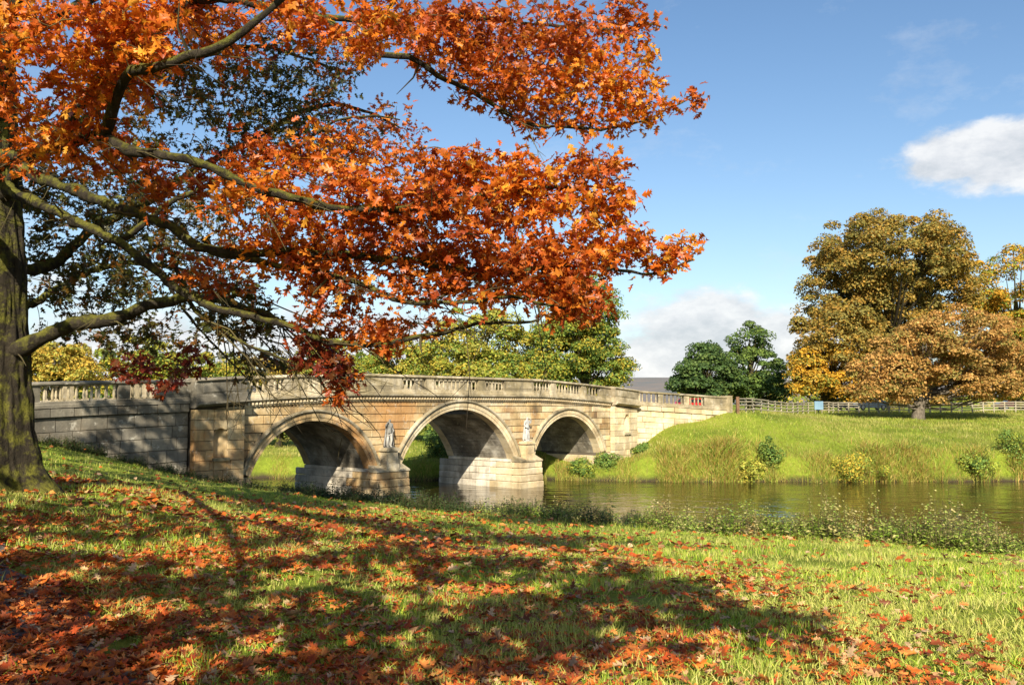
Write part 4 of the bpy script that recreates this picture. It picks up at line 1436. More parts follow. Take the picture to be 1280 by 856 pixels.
def place_leaves(pos, dirv, nrm_, size, col, seed, simple=False):
    """many leaves in one vertex soup"""
    q = np.random.default_rng(seed)
    tl = TEMPS if simple else TEMPL
    which = q.integers(0, len(tl), len(pos))
    x = unit(np.cross(dirv, nrm_)); z = np.cross(x, dirv)
    VV, FF, CC = [], [], []
    base = 0
    for k, (V, T) in enumerate(tl):
        m = np.where(which == k)[0]
        if not len(m): continue
        P = pos[m][:, None] + size[m][:, None, None] * (V[None, :, 0:1] * x[m][:, None] + V[None, :, 1:2] * dirv[m][:, None] + V[None, :, 2:3] * z[m][:, None])
        nv = len(V)
        FF.append((T[None] + (np.arange(len(m)) * nv)[:, None, None] + base).reshape(-1, 3))
        VV.append(P.reshape(-1, 3))
        c = np.repeat(col[m], nv, axis=0).reshape(len(m), nv, 3)
        c = c * (1.0 - 0.22 * (np.abs(V[:, 0]) < 0.02))[None, :, None]
        CC.append(c.reshape(-1, 3))
        base += len(m) * nv
    return np.concatenate(VV), np.concatenate(FF), np.concatenate(CC)


def leaf_meshes(prefix, pal, mat, seed):
    """a few single-leaf meshes that the leaf objects share"""
    out = []
    q = np.random.default_rng(seed)
    for k in range(16):
        V, T = oak_template(300 + k + seed)
        c = np.array(pal[k % len(pal)]) * q.uniform(0.85, 1.2)
        cc = np.tile(c, (len(V), 1)) * (1.0 - 0.22 * (np.abs(V[:, 0:1]) < 0.02))
        me = np_mesh(prefix, V, T, cc)
        me.materials.append(MATS[mat])
        out.append(me)
    return out


def basis_matrix(p, d, n_, s):
    d = Vector(d).normalized(); x = d.cross(Vector(n_)).normalized(); z = x.cross(d)
    m = Matrix(((x.x * s, d.x * s, z.x * s, p[0]), (x.y * s, d.y * s, z.y * s, p[1]), (x.z * s, d.z * s, z.z * s, p[2]), (0, 0, 0, 1)))
    return m


# ------------------------------------------------------------------ the great oak on the left
TRUNK = Vector((-7.55, 13.5, 0)); TRUNK.z = g1(TRUNK.x, TRUNK.y)
oak = empty('oak_tree', TRUNK)
tag(oak, 'great oak with orange autumn leaves and mossy limbs spreading over the grass', 'tree')
O3 = np.array(TRUNK)


def smooth_path(pts, step=0.12):
    P = np.array([tuple(p) for p in pts], float)
    n = len(P)
    out = []
    for i in range(n - 1):
        p0, p1, p2, p3 = P[max(i - 1, 0)], P[i], P[i + 1], P[min(i + 2, n - 1)]
        m = max(2, int(np.linalg.norm(p2 - p1) / step))
        for t in np.arange(m) / m:
            out.append(0.5 * ((2 * p1) + (-p0 + p2) * t + (2 * p0 - 5 * p1 + 4 * p2 - p3) * t * t + (-p0 + 3 * p1 - 3 * p2 + p3) * t ** 3))
    out.append(P[-1])
    return np.array(out)


# trunk with root flare and a slight lean
r_ = np.random.default_rng(5)
tz = np.array([-0.4, 0.0, 0.12, 0.35, 0.8, 1.5, 2.4, 3.4, 4.6, 6.2, 8.0, 10.0])
tr = np.array([0.98, 0.82, 0.72, 0.62, 0.54, 0.48, 0.44, 0.42, 0.36, 0.28, 0.19, 0.09])
K, NR = 120, 230
zz_ = np.linspace(-0.4, 10, NR); rr_ = np.interp(zz_, tz, tr)
AA, ZZ = np.meshgrid(np.arange(K) * 2 * math.pi / K, zz_)
ca_, sa_ = np.cos(AA), np.sin(AA)
lob = 1 + (0.16 * np.exp(-np.maximum(ZZ, 0) * 1.7) + 0.03) * np.sin(AA * 5 + 1.3) + 0.03 * np.sin(AA * 3 + ZZ * 0.8)
tw_ = AA * 6.37 + 0.35 * np.sin(ZZ * 1.7)      # fissures wander as they climb
fis = np.abs(vnoise(tw_, ZZ * 1.5, 1.0) - 0.5) * 2 + 0.5 * np.abs(vnoise(tw_ * 2.1, ZZ * 3.5, 1.0, 9) - 0.5) * 2
RR_ = rr_[:, None] * lob + 0.055 * (fis - 0.6) + 0.012 * (vnoise(AA * 14, ZZ * 9, 1.0, 4) - 0.5)
RR_[:, :] = RR_ * 0.97
TV = np.stack([RR_ * ca_ - 0.025 * ZZ - 0.02 * np.maximum(ZZ - 3, 0), RR_ * sa_, ZZ], -1).reshape(-1, 3)
ix = np.arange(NR * K).reshape(NR, K)
TF = np.stack([ix[:-1], np.roll(ix[:-1], -1, 1), np.roll(ix[1:], -1, 1), ix[1:]], -1).reshape(-1, 4)
link('trunk', np_mesh('trunk', TV, TF, smooth=True), oak, MATS['bark'])
tc_ = lambda z: np.array([TRUNK.x - 0.025 * z - 0.02 * max(z - 3, 0), TRUNK.y, TRUNK.z + z])

# limbs traced as space curves: (pixel x, pixel y, distance) along each, radius at both ends
def pz(px, py, Y):
    return tuple(at(px, py, Y))


ZT = lambda py: float(at(0, py, 13.5).z - TRUNK.z)
LIMBS = [
    # low limb leaving the trunk above the wall
    ([tuple(tc_(ZT(445))), pz(30, 432, 13.3), pz(62, 414, 13.2), pz(100, 405, 13.1), pz(150, 399, 13.0), pz(185, 380, 12.7), pz(245, 372, 12.2), pz(310, 385, 11.6), pz(372, 412, 11.0), pz(410, 448, 10.6)], 0.125, 0.02),
    # two big mossy limbs in the light
    ([tuple(tc_(ZT(215))), pz(18, 241, 12.6), pz(97, 277, 11.7), pz(154, 307, 11.2), pz(216, 356, 10.8), pz(273, 385, 10.5), pz(352, 406, 10.2), pz(424, 428, 10.0), pz(512, 424, 9.8), pz(612, 406, 9.7), pz(672, 400, 9.6)], 0.081, 0.012),
    ([tuple(tc_(ZT(190))), pz(72, 232, 11.6), pz(140, 255, 10.8), pz(201, 280, 10.3), pz(259, 311, 10.0), pz(359, 314, 9.8), pz(440, 322, 9.7), pz(530, 327, 9.6), pz(616, 340, 9.7), pz(710, 334, 9.9), pz(774, 338, 10.1), pz(830, 338, 10.2), pz(866, 325, 10.3)], 0.092, 0.010),
    # middle limb with the upright fork
    ([tuple(tc_(ZT(225))), pz(0, 205, 11.2), pz(57, 187, 9.8), pz(133, 172, 9.0), pz(165, 187, 8.8), pz(230, 196, 8.7), pz(309, 234, 8.7), pz(381, 253, 8.8), pz(460, 260, 9.0), pz(573, 252, 9.4), pz(660, 236, 9.8), pz(742, 232, 10.2), pz(790, 245, 10.4)], 0.081, 0.010),
    ([pz(133, 172, 9.0), pz(144, 133, 8.7), pz(162, 92, 8.3), pz(201, 84, 8.1), pz(266, 61, 8.0), pz(323, 25, 8.0), pz(372, -20, 8.0), pz(430, -60, 8.0)], 0.046, 0.02),
    # dark limb along the top edge running out to the right tip
    ([tuple(tc_(5.2)), pz(60, -120, 11.0), pz(212, -20, 10.2), pz(323, 7, 10.2), pz(406, 22, 10.4), pz(458, 61, 10.6), pz(512, 74, 10.8), pz(555, 101, 11.0), pz(612, 126, 11.2), pz(656, 151, 11.4), pz(735, 162, 11.6), pz(781, 158, 11.7), pz(835, 137, 11.8), pz(870, 119, 11.9)], 0.093, 0.007),
    ([pz(406, 22, 10.4), pz(500, 20, 10.8), pz(600, 25, 11.2), pz(690, 30, 11.6), pz(770, 40, 12.0), pz(822, 30, 12.2)], 0.034, 0.008),
    # lower twiggy limbs
    ([pz(259, 311, 10.0), pz(350, 332, 9.8), pz(440, 352, 9.6), pz(494, 372, 9.5), pz(551, 377, 9.4), pz(640, 374, 9.4), pz(720, 388, 9.5), pz(760, 372, 9.6)], 0.037, 0.008),
    ([pz(216, 330, 11.0), pz(248, 388, 10.9), pz(302, 424, 10.7), pz(360, 453, 10.5), pz(420, 470, 10.3)], 0.028, 0.008),
    ([pz(97, 277, 11.7), pz(190, 330, 12.4), pz(240, 400, 12.8), pz(285, 450, 13.0), pz(330, 490, 13.0)], 0.028, 0.008),
    ([pz(150, 300, 11.4), pz(200, 262, 11.4), pz(280, 225, 11.6), pz(350, 190, 11.8), pz(430, 150, 12.0), pz(500, 150, 12.2)], 0.037, 0.010),
    # limbs on the far side of the trunk, seen dark through the leaves
    ([tuple(tc_(3.2)), pz(60, 330, 15.0), pz(130, 280, 16.2), pz(220, 230, 17.0), pz(320, 170, 17.5), pz(420, 130, 17.8), pz(500, 160, 18)], 0.099, 0.02),
    ([tuple(tc_(2.6)), pz(40, 380, 15.5), pz(110, 340, 16.5), pz(190, 330, 17.3), pz(270, 350, 18.0), pz(330, 400, 18.3)], 0.074, 0.02),
    ([tuple(tc_(4.4)), pz(100, 150, 15.0), pz(220, 80, 16.0), pz(330, 60, 16.5), pz(430, 90, 17.0)], 0.081, 0.02),
    # limbs reaching over the camera, above the frame
    ([tuple(tc_(3.6)), (-6.6, 10.5, 6.9), (-5.6, 7.6, 7.3), (-4.4, 5.0, 7.3), (-3.4, 2.6, 7.2), (-2.6, 0.0, 7.1), (-2.0, -2.4, 6.8)], 0.093, 0.02),
    ([tuple(tc_(4.2)), (-5.2, 11.0, 7.9), (-3.0, 8.6, 8.1), (-0.9, 6.2, 7.9), (0.6, 4.0, 7.5), (1.3, 1.6, 7.2), (1.6, -0.6, 6.9)], 0.092, 0.02),
    ([tuple(tc_(3.9)), (-8.6, 10.0, 7.0), (-8.6, 6.6, 7.2), (-7.6, 3.4, 7.0), (-6.4, 0.5, 6.9), (-5.6, -2.0, 6.7)], 0.081, 0.02),
    ([tuple(tc_(5.6)), (-9.5, 12.0, 9.5), (-11.5, 10.0, 10.6), (-13, 8, 11)], 0.074, 0.02),
    ([tuple(tc_(6.5)), (-6.0, 14.0, 10.8), (-4.0, 14.5, 12.0), (-2.2, 14.0, 12.6)], 0.074, 0.02),
    ([tuple(tc_(6.0)), (-9.5, 15.0, 10.5), (-12, 16.5, 11.6), (-14, 17.5, 12)], 0.074, 0.02),
    ([tuple(tc_(7.5)), (-7.4, 12.0, 11.6), (-6.6, 9.8, 12.6), (-5.8, 8.0, 13)], 0.068, 0.02),
    ([tuple(tc_(8.5)), (-8.5, 15.5, 12.4), (-8.8, 17.5, 13.2)], 0.056, 0.02),
]
nodes, nrad = [], []
EXTRA = []
for pts_, ra, rb_ in LIMBS:
    S = smooth_path(pts_)
    wob = np.zeros((len(S), 3))
    for fr, am in ((0.35, 0.022), (1.1, 0.012), (2.7, 0.006)):
        ph = r_.uniform(0, 6.28, 3)
        wob += am * np.sin(np.arange(len(S))[:, None] * fr + ph)
    S[1:-1] += wob[1:-1]
    t = np.linspace(0, 1, len(S))
    rad_ = (ra * 0.86 * (1 - t) ** 0.9 + rb_) * (1 + 0.10 * r_.normal(size=len(S)) + 0.22 * (r_.random(len(S)) < 0.06))
    b = MB(); b.tube(S - O3, list(rad_), 9)
    b.build('limb', MATS['bark'], oak, True)
    for k in range(3, len(S) - 6, 9):
        if ra > 0.03 and r_.random() < 0.6:
            dv = unit(unit(S[k + 1] - S[k]) * 0.7 + r_.normal(size=3) * 0.8)
            L = r_.uniform(0.12, 0.7)
            m1 = S[k] + dv * L * 0.5 + r_.normal(size=3) * 0.03
            EXTRA.append((S[k], m1, S[k] + dv * L + np.array([0, 0, -0.03])))
    nodes.append(S[2:]); nrad.append(rad_[2:])
nodes = np.concatenate(nodes)

# where leaf sprays hang: ellipsoids (pixel centre, distance, pixel radii, depth radius in m, sprays, palette)
ORANGE = [(0.68, 0.19, 0.014), (0.62, 0.145, 0.012), (0.73, 0.26, 0.02), (0.55, 0.115, 0.011), (0.76, 0.35, 0.035), (0.46, 0.085, 0.011)]
BURNT = [(0.52, 0.11, 0.012), (0.42, 0.078, 0.011), (0.60, 0.15, 0.014), (0.34, 0.058, 0.012), (0.44, 0.11, 0.016), (0.64, 0.21, 0.022)]
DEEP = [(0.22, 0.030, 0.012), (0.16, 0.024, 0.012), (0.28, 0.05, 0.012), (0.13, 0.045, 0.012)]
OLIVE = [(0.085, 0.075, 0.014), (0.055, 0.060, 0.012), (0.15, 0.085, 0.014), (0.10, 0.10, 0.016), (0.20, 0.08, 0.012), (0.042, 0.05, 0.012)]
REG = [
    # near bright sprays, upper left
    (70, 30, 8.2, 130, 60, 0.9, 120, ORANGE), (180, 40, 8.4, 90, 55, 0.8, 75, ORANGE), (60, 110, 8.8, 110, 50, 0.8, 80, ORANGE), (70, 190, 9.5, 95, 35, 0.8, 55, ORANGE),
    (150, 110, 9.0, 70, 45, 0.8, 40, ORANGE), (190, 215, 9.5, 70, 40, 0.8, 34, BURNT), (260, 30, 9.0, 70, 40, 0.8, 45, BURNT),
    (400, 28, 9.4, 90, 38, 0.8, 62, ORANGE), (470, 20, 9.0, 50, 36, 0.6, 40, ORANGE),
    # upper right limb
    (560, 40, 11.0, 110, 45, 0.9, 110, BURNT), (660, 45, 11.4, 110, 45, 0.9, 125, BURNT), (600, 100, 11.2, 75, 36, 0.7, 55, BURNT), (690, 110, 11.5, 85, 45, 0.8, 105, ORANGE), (770, 110, 11.7, 55, 36, 0.6, 52, ORANGE),
    (785, 30, 12.0, 45, 32, 0.6, 42, BURNT), (750, 152, 11.7, 55, 16, 0.5, 22, ORANGE), (820, 135, 11.8, 26, 18, 0.3, 14, ORANGE), (868, 128, 11.9, 13, 14, 0.15, 6, BURNT), (670, 150, 11.4, 50, 14, 0.5, 12, BURNT), (740, 70, 11.8, 50, 35, 0.6, 36, ORANGE),
    (812, 85, 12.0, 18, 22, 0.3, 8, ORANGE),
    # middle limb
    (560, 215, 9.5, 60, 26, 0.6, 34, BURNT), (640, 215, 9.8, 70, 30, 0.7, 52, ORANGE), (720, 210, 10.0, 50, 24, 0.5, 26, BURNT), (770, 205, 10.2, 24, 20, 0.3, 10, ORANGE), (560, 262, 9.4, 110, 32, 0.8, 85, BURNT), (680, 262, 9.9, 90, 32, 0.7, 85, ORANGE), (770, 258, 10.2, 36, 22, 0.4, 22, ORANGE),
    (400, 240, 9.2, 100, 40, 0.8, 72, ORANGE), (480, 255, 9.2, 70, 36, 0.7, 45, BURNT), (330, 200, 9.8, 80, 36, 0.8, 42, BURNT), (330, 265, 9.6, 80, 40, 0.8, 50, ORANGE), (420, 195, 10.4, 70, 30, 0.7, 34, ORANGE), (500, 205, 10.0, 36, 26, 0.5, 18, BURNT),
    # lower right limb
    (460, 310, 9.8, 100, 36, 0.8, 78, BURNT), (580, 320, 9.7, 100, 32, 0.8, 90, BURNT), (690, 315, 9.9, 80, 32, 0.7, 78, BURNT), (775, 308, 10.1, 50, 26, 0.5, 38, ORANGE), (835, 318, 10.2, 32, 26, 0.35, 24, ORANGE), (862, 300, 10.3, 12, 14, 0.2, 5, ORANGE),
    (700, 360, 9.8, 68, 30, 0.6, 62, BURNT), (620, 360, 9.6, 70, 22, 0.6, 36, BURNT), (725, 390, 9.7, 36, 14, 0.4, 22, BURNT), (530, 358, 9.6, 70, 24, 0.6, 30, BURNT),
    (400, 350, 10.0, 70, 34, 0.7, 46, BURNT), (350, 310, 10.0, 70, 34, 0.7, 40, ORANGE), (430, 398, 10.1, 60, 26, 0.6, 34, BURNT), (390, 440, 10.4, 40, 24, 0.5, 22, DEEP), (425, 465, 10.3, 28, 20, 0.35, 22, DEEP), (470, 420, 10.0, 40, 22, 0.5, 20, BURNT), (425, 492, 10.3, 14, 10, 0.2, 7, BURNT),
    (520, 405, 9.8, 50, 12, 0.4, 8, BURNT), (280, 330, 10.8, 70, 36, 0.8, 30, BURNT), (300, 400, 11.4, 60, 36, 0.8, 22, OLIVE), (175, 465, 12.8, 40, 18, 0.4, 16, DEEP), (235, 455, 12.8, 40, 20, 0.4, 14, DEEP), (200, 482, 12.6, 22, 14, 0.3, 8, DEEP), (330, 455, 12.6, 50, 20, 0.5, 12, OLIVE),
    # dim inner and far side of the crown
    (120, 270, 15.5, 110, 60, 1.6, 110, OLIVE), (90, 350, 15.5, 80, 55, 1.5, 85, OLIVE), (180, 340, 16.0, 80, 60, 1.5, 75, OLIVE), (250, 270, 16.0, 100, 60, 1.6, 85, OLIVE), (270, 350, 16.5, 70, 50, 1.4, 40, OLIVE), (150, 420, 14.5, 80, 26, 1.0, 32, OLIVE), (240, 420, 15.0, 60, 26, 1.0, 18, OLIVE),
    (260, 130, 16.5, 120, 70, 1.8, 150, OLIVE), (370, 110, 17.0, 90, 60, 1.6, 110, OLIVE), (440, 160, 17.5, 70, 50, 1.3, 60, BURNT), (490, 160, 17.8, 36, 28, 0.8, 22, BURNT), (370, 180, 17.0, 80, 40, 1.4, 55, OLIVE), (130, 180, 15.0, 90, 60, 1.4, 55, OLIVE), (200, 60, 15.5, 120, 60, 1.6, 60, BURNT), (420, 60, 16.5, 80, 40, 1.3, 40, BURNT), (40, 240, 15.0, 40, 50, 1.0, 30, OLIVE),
]
pos, npal, big = [], [], []
PALS = [ORANGE, BURNT, DEEP, OLIVE]
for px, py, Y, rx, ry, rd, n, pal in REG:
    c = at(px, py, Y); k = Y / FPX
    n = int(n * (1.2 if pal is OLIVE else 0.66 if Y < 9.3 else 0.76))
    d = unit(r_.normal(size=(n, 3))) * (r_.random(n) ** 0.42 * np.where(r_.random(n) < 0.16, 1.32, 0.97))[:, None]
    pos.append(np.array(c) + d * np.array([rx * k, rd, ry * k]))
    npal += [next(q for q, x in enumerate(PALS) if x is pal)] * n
n_view = len(npal)
# crown above and over the camera: what shades the lawn and the near end of the bridge
UP = [((-5.2, 3.6, 7.5), (2.4, 2.4, 0.7), 80), ((-2.0, 3.0, 7.5), (2.0, 2.0, 0.6), 60), ((0.4, 1.8, 7.3), (1.5, 1.8, 0.5), 55), ((-7.8, 3.4, 7.3), (2.0, 3.4, 0.9), 90),
      ((-4.6, -0.2, 7.1), (2.4, 2.2, 0.6), 130), ((-1.4, -0.6, 7.1), (2.0, 2.0, 0.6), 105), ((1.0, 0.2, 7.1), (1.3, 1.6, 0.4), 50), ((-2.6, -2.8, 6.9), (2.2, 1.4, 0.5), 60), ((-6.4, -1.4, 6.9), (1.8, 1.8, 0.6), 70),
      ((-9.5, 12.5, 10.2), (3.4, 4.0, 1.8), 150), ((-5.0, 14.6, 11.8), (3.0, 3.0, 1.6), 130), ((-12.6, 15.5, 11.4), (3.2, 3.4, 1.6), 170), ((-7.2, 12, 12.6), (2.8, 3.0, 1.4), 90), ((-9.6, 16.8, 13.0), (3.4, 2.6, 1.5), 150), ((-12.6, 18.2, 12.6), (2.6, 2.6, 1.3), 100), ((-7.0, 17.6, 14.2), (3.0, 2.4, 1.2), 110), ((-10.5, 9.0, 8.4), (2.6, 3.2, 1.2), 70)]
for c, rr, n in UP:
    if c[2] > 10: n = int(n * 1.45)
    d = unit(r_.normal(size=(n, 3))) * (r_.random(n) ** 0.42)[:, None]
    pos.append(np.array(c) + d * np.array(rr)); npal += [1] * n
pos = np.concatenate(pos); npal = np.array(npal)
uu, vv, ff = project(pos)
inframe = (np.arange(len(pos)) < n_view) | ((ff > 0.5) & (uu > -80) & (uu < 1360) & (vv > -80) & (vv < 900))
# twigs: every spray grows from the nearest wood that is already there
d0 = np.array([np.min(((nodes - p) ** 2).sum(1)) for p in pos])
order = np.argsort(d0)
cap_ = len(nodes) + 4 * len(pos) + 10
NODE = np.zeros((cap_, 3)); NODE[:len(nodes)] = nodes; nn_ = len(nodes)
tw = MB()
sprays = []
for i_ in order:
    p = pos[i_]
    dd = NODE[:nn_] - p
    j = int(np.argmin((dd ** 2).sum(1) + 0.6 * np.maximum(dd[:, 2], 0) ** 2))
    st = NODE[j].copy()
    L = np.linalg.norm(p - st)
    if L < 0.05: p = p + r_.normal(size=3) * 0.1; L = np.linalg.norm(p - st)
    side = r_.normal(size=3) * 0.07 * L
    m1 = st + (p - st) * 0.36 + side + np.array([0, 0, 0.07 * L]); m2 = st + (p - st) * 0.72 + side * 0.7 + np.array([0, 0, 0.08 * L])
    r0 = min(0.005 + 0.009 * L, 0.026)
    tw.tube([st - O3, m1 - O3, m2 - O3, p - O3], [r0, r0 * 0.75, r0 * 0.5, 0.0028], 4, False)
    NODE[nn_:nn_ + 3] = [m1, m2, p]; nn_ += 3
    sprays.append((i_, (p - m2) / max(np.linalg.norm(p - m2), 1e-6)))
for a_, b_2, c_ in EXTRA:
    tw.tube([a_ - O3, b_2 - O3, c_ - O3], [0.017, 0.011, 0.004], 5, False)
# bare whippy twigs on the lower limbs
for k in range(520):
    j = r_.integers(0, len(nodes))
    st = nodes[j]
    if not (6 < st[1] < 14 and st[2] < 8) or st[0] / st[1] > 0.05: continue
    dv = unit(r_.normal(size=3) * np.array([1, 0.6, 0.7]) + np.array([0.5, -0.1, -0.1]))
    L = r_.uniform(0.3, 1.1)
    e = st + dv * L + np.array([0, 0, -0.1 * L]); m1 = st + dv * L * 0.5 + r_.normal(size=3) * 0.06
    tw.tube([st - O3, m1 - O3, e - O3], [0.007, 0.005, 0.002], 4, False)
    for q in range(2):
        f = m1 + unit(dv + r_.normal(size=3) * 0.7) * L * 0.35
        tw.tube([m1 - O3, f - O3], [0.004, 0.0018], 4, False)
# long thin twigs hanging in front of the bridge
for k in range(26):
    px, py, Y = r_.uniform(225, 420), r_.uniform(370, 455), r_.uniform(10.4, 12.6)
    a0 = np.array(at(px, py, Y))
    j = int(np.argmin(((NODE[:nn_] - a0) ** 2).sum(1))); st = NODE[j].copy()
    ex, ey = px + r_.uniform(20, 130), py + r_.uniform(30, 110)
    e = np.array(at(ex, ey, Y + r_.uniform(-0.4, 0.4))); m1 = st * 0.55 + e * 0.45 + np.array([0, 0, 0.12]) + r_.normal(size=3) * 0.05; m2 = st * 0.2 + e * 0.8 + r_.normal(size=3) * 0.04
    tw.tube([q_ - O3 for q_ in (st, m1, m2, e)], [0.011, 0.008, 0.006, 0.003], 5, False)
    for q in range(5):
        b0 = (m1, m2, (m1 + m2) / 2, (m2 + e) / 2, e)[q]
        f = b0 + unit((e - m1) + r_.normal(size=3) * np.array([0.5, 0.3, 0.4])) * r_.uniform(0.15, 0.45)
        tw.tube([b0 - O3, (b0 + f) / 2 + r_.normal(size=3) * 0.02 - O3, f - O3], [0.005, 0.004, 0.002], 4, False)
tag(tw.build('twigs', MATS['twig'], oak, True), kind='stuff')
# leaves of every spray
LP, LD, LN, LS, LC, LV = [], [], [], [], [], []
PA = [np.array(p) for p in PALS]
for i_, tdir in sprays:
    view = inframe[i_]
    m = r_.integers(9, 16) if view else 9
    c = pos[i_]
    dv = unit(r_.normal(size=(m, 3)) * np.array([1, 1, 0.55]) + tdir * 0.8 + np.array([0, 0, -0.22]))
    LP.append(c + dv * 0.02 - tdir * r_.uniform(0, 0.22, m)[:, None] + r_.normal(size=(m, 3)) * 0.065)
    LD.append(dv)
    LN.append(unit(np.array([0, -0.25, 0.7]) + r_.normal(size=(m, 3)) * 0.7))
    LS.append((0.075 + 0.085 * r_.random(m) ** 1.2) * (1.0 if view else 1.85))
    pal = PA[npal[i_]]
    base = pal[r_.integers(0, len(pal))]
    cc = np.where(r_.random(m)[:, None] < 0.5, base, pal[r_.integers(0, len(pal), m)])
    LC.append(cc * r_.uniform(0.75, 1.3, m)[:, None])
    LV.append(np.full(m, view))
LP, LD, LN, LS, LC, LV = map(np.concatenate, (LP, LD, LN, LS, LC, LV))
# the 300 leaves that show largest become parts of their own
u_, v_, fw = project(LP + LD * LS[:, None] * 0.5)
inv = LV & (u_ > 10) & (u_ < 1270) & (v_ > 10) & (v_ < 840)
vw = unit(LP - np.array([0, 0, ZC]))
xx = unit(np.cross(LD, LN)); nz_ = np.cross(xx, LD)
score = np.where(inv, LS / fw * np.sqrt(np.abs((nz_ * vw).sum(1)) + 0.05), -1)
pick = np.argsort(-score)[:300]
single = leaf_meshes('leaf', ORANGE, 'oak_leaf', 1)
for k in pick:
    o = link('leaf', single[k % len(single)], oak)
    o.matrix_basis = basis_matrix(LP[k] - O3, LD[k], LN[k], LS[k])
rest = np.ones(len(LP), bool); rest[pick] = False
m = rest & LV
V, F, col = place_leaves(LP[m] - O3, LD[m], LN[m], LS[m], LC[m], 3)
tag(link('foliage', np_mesh('foliage', V, F, col), oak, MATS['oak_leaf']), kind='stuff')
m = rest & ~LV
V, F, col = place_leaves(LP[m] - O3, LD[m], LN[m], LS[m], LC[m], 4, True)
tag(link('upper_foliage', np_mesh('upper_foliage', V, F, col), oak, MATS['oak_leaf']), kind='stuff')

# ------------------------------------------------------------------ lawn: grass blades, fallen leaves
def scatter_view(n, y0, y1, seed, xpad=1.5, power=1.0):
    """points on the near bank, denser towards the camera"""
    q = np.random.default_rng(seed)
    t = q.random(n)
    Y = (y0 ** (1 - power) + t * (y1 ** (1 - power) - y0 ** (1 - power))) ** (1 / (1 - power)) if power != 1 else y0 * (y1 / y0) ** t
    X = (q.random(n) * 2 - 1) * (Y * 0.575 + xpad)
    return X, Y


def blades(X, Y, Z, hmin, hmax, wid, pal, seed, lean=0.5):
    q = np.random.default_rng(seed)
    n = len(X)
    h = q.uniform(hmin, hmax, n); a = q.uniform(0, 2 * math.pi, n)
    dx, dy = np.cos(a), np.sin(a)
    la = q.uniform(0, 2 * math.pi, n); lm = lean * h * q.random(n)
    lx, ly = np.cos(la) * lm, np.sin(la) * lm
    w = wid * q.uniform(0.6, 1.3, n)
    B = np.stack([X, Y, Z], -1)
    p0 = B + np.stack([dx * w, dy * w, 0 * w], -1); p1 = B - np.stack([dx * w, dy * w, 0 * w], -1)
    mid = B + np.stack([lx * 0.35, ly * 0.35, h * 0.6], -1)
    p2 = mid - np.stack([dx * w, dy * w, 0 * w], -1) * 0.75; p3 = mid + np.stack([dx * w, dy * w, 0 * w], -1) * 0.75
    tip = B + np.stack([lx, ly, h], -1)
    V = np.stack([p0, p1, p2, p3, tip], 1).reshape(-1, 3)
    k = np.arange(n) * 5
    F = np.concatenate([np.stack([k, k + 1, k + 2], -1), np.stack([k, k + 2, k + 3], -1), np.stack([k + 3, k + 2, k + 4], -1)])
    pal = np.asarray(pal)
    col = pal[q.integers(0, len(pal), n)] * q.uniform(0.7, 1.3, n)[:, None]
    return V, F, np.repeat(col, 5, axis=0)


GRASS = [(0.36, 0.47, 0.035), (0.44, 0.51, 0.05), (0.28, 0.42, 0.03), (0.20, 0.32, 0.025), (0.54, 0.52, 0.09), (0.58, 0.49, 0.16)]
MEADOW = [(0.24, 0.30, 0.03), (0.31, 0.34, 0.04), (0.18, 0.25, 0.025), (0.36, 0.33, 0.07)]
X, Y = scatter_view(300000, 3.6, 30.0, 31)
n_ = fN(X)
ok = (Y < n_ - 0.9)
pd = path_dist(X, Y)
ok &= ~((pd > 0.0) & (pd < 2.5) & (rng.random(len(X)) < 0.95))
ok &= np.sin(X * 1.7 + 1.3 * np.sin(Y * 1.1)) * np.sin(Y * 1.9 + X * 0.6) > -1.2 + 0.9 * rng.random(len(X))
ok &= rng.random(len(X)) < 0.35 + 1.1 * vnoise(X, Y, 1.6, 2)
X, Y = X[ok], Y[ok]
V, F, col = blades(X, Y, ground(X, Y) - 0.006, 0.03, 0.105, 0.0040, GRASS, 32, 1.3)
hm = np.repeat(0.45 + 1.15 * vnoise(X, Y, 2.2, 7) * (0.5 + vnoise(X, Y, 0.6, 1)), 5)
V[:, 2] = np.repeat(ground(X, Y), 5) + (V[:, 2] - np.repeat(ground(X, Y), 5)) * hm
dry = np.repeat(np.clip((vnoise(X, Y, 0.9, 5) * 0.6 + vnoise(X, Y, 3.1, 8) * 0.4 - 0.47) * 2.6, 0, 0.5), 5)[:, None]
col = col * (1 - dry) + np.array([0.58, 0.50, 0.15]) * dry * (0.7 + 0.6 * rng.random(len(col)))[:, None]
sc = 1 + 0.05 * np.maximum(np.repeat(Y, 5) - 8, 0)
tag(link('lawn_grass', np_mesh('lawn_grass', V, F, col), None, MATS['grass_blade']), 'short bright green grass of the near river bank', 'grass', kind='stuff')


def leaf_density(X, Y):
    """how thickly the fallen leaves lie: thick under the oak and on the path, thin on the open grass"""
    pd = path_dist(X, Y)
    onp = sstep(-0.35, 0.25, pd) * (1 - sstep(2.6, 3.4, pd))
    under_ = 1 - sstep(4.0, 9.5, np.hypot(X + 4.8, (Y - 12.5) * 0.55))
    patch = 0.5 + 0.5 * np.sin(X * 1.15 + 1.2 * np.sin(Y * 0.8 + 0.5)) * np.sin(Y * 1.05 + 1.0 * np.sin(X * 0.9))
    drift = np.exp(-((Y - (fN(X) - 3.0)) / 0.7) ** 2) * np.clip(0.9 * np.sin(X * 1.3 + 0.5), 0, 1) * 0.7
    cl = vnoise(X, Y, 2.4) * 0.6 + vnoise(X, Y, 5.5, 3) * 0.4
    cl = np.clip((cl - 0.22) * 2.0, 0.08, 1.7)
    return cl * np.clip(0.95 * onp + 1.25 * under_ * (0.28 + 0.85 * patch) + 0.05 + 0.07 * patch + drift, 0, 1) * np.where(onp > 0.5, 1.25, 1.0)


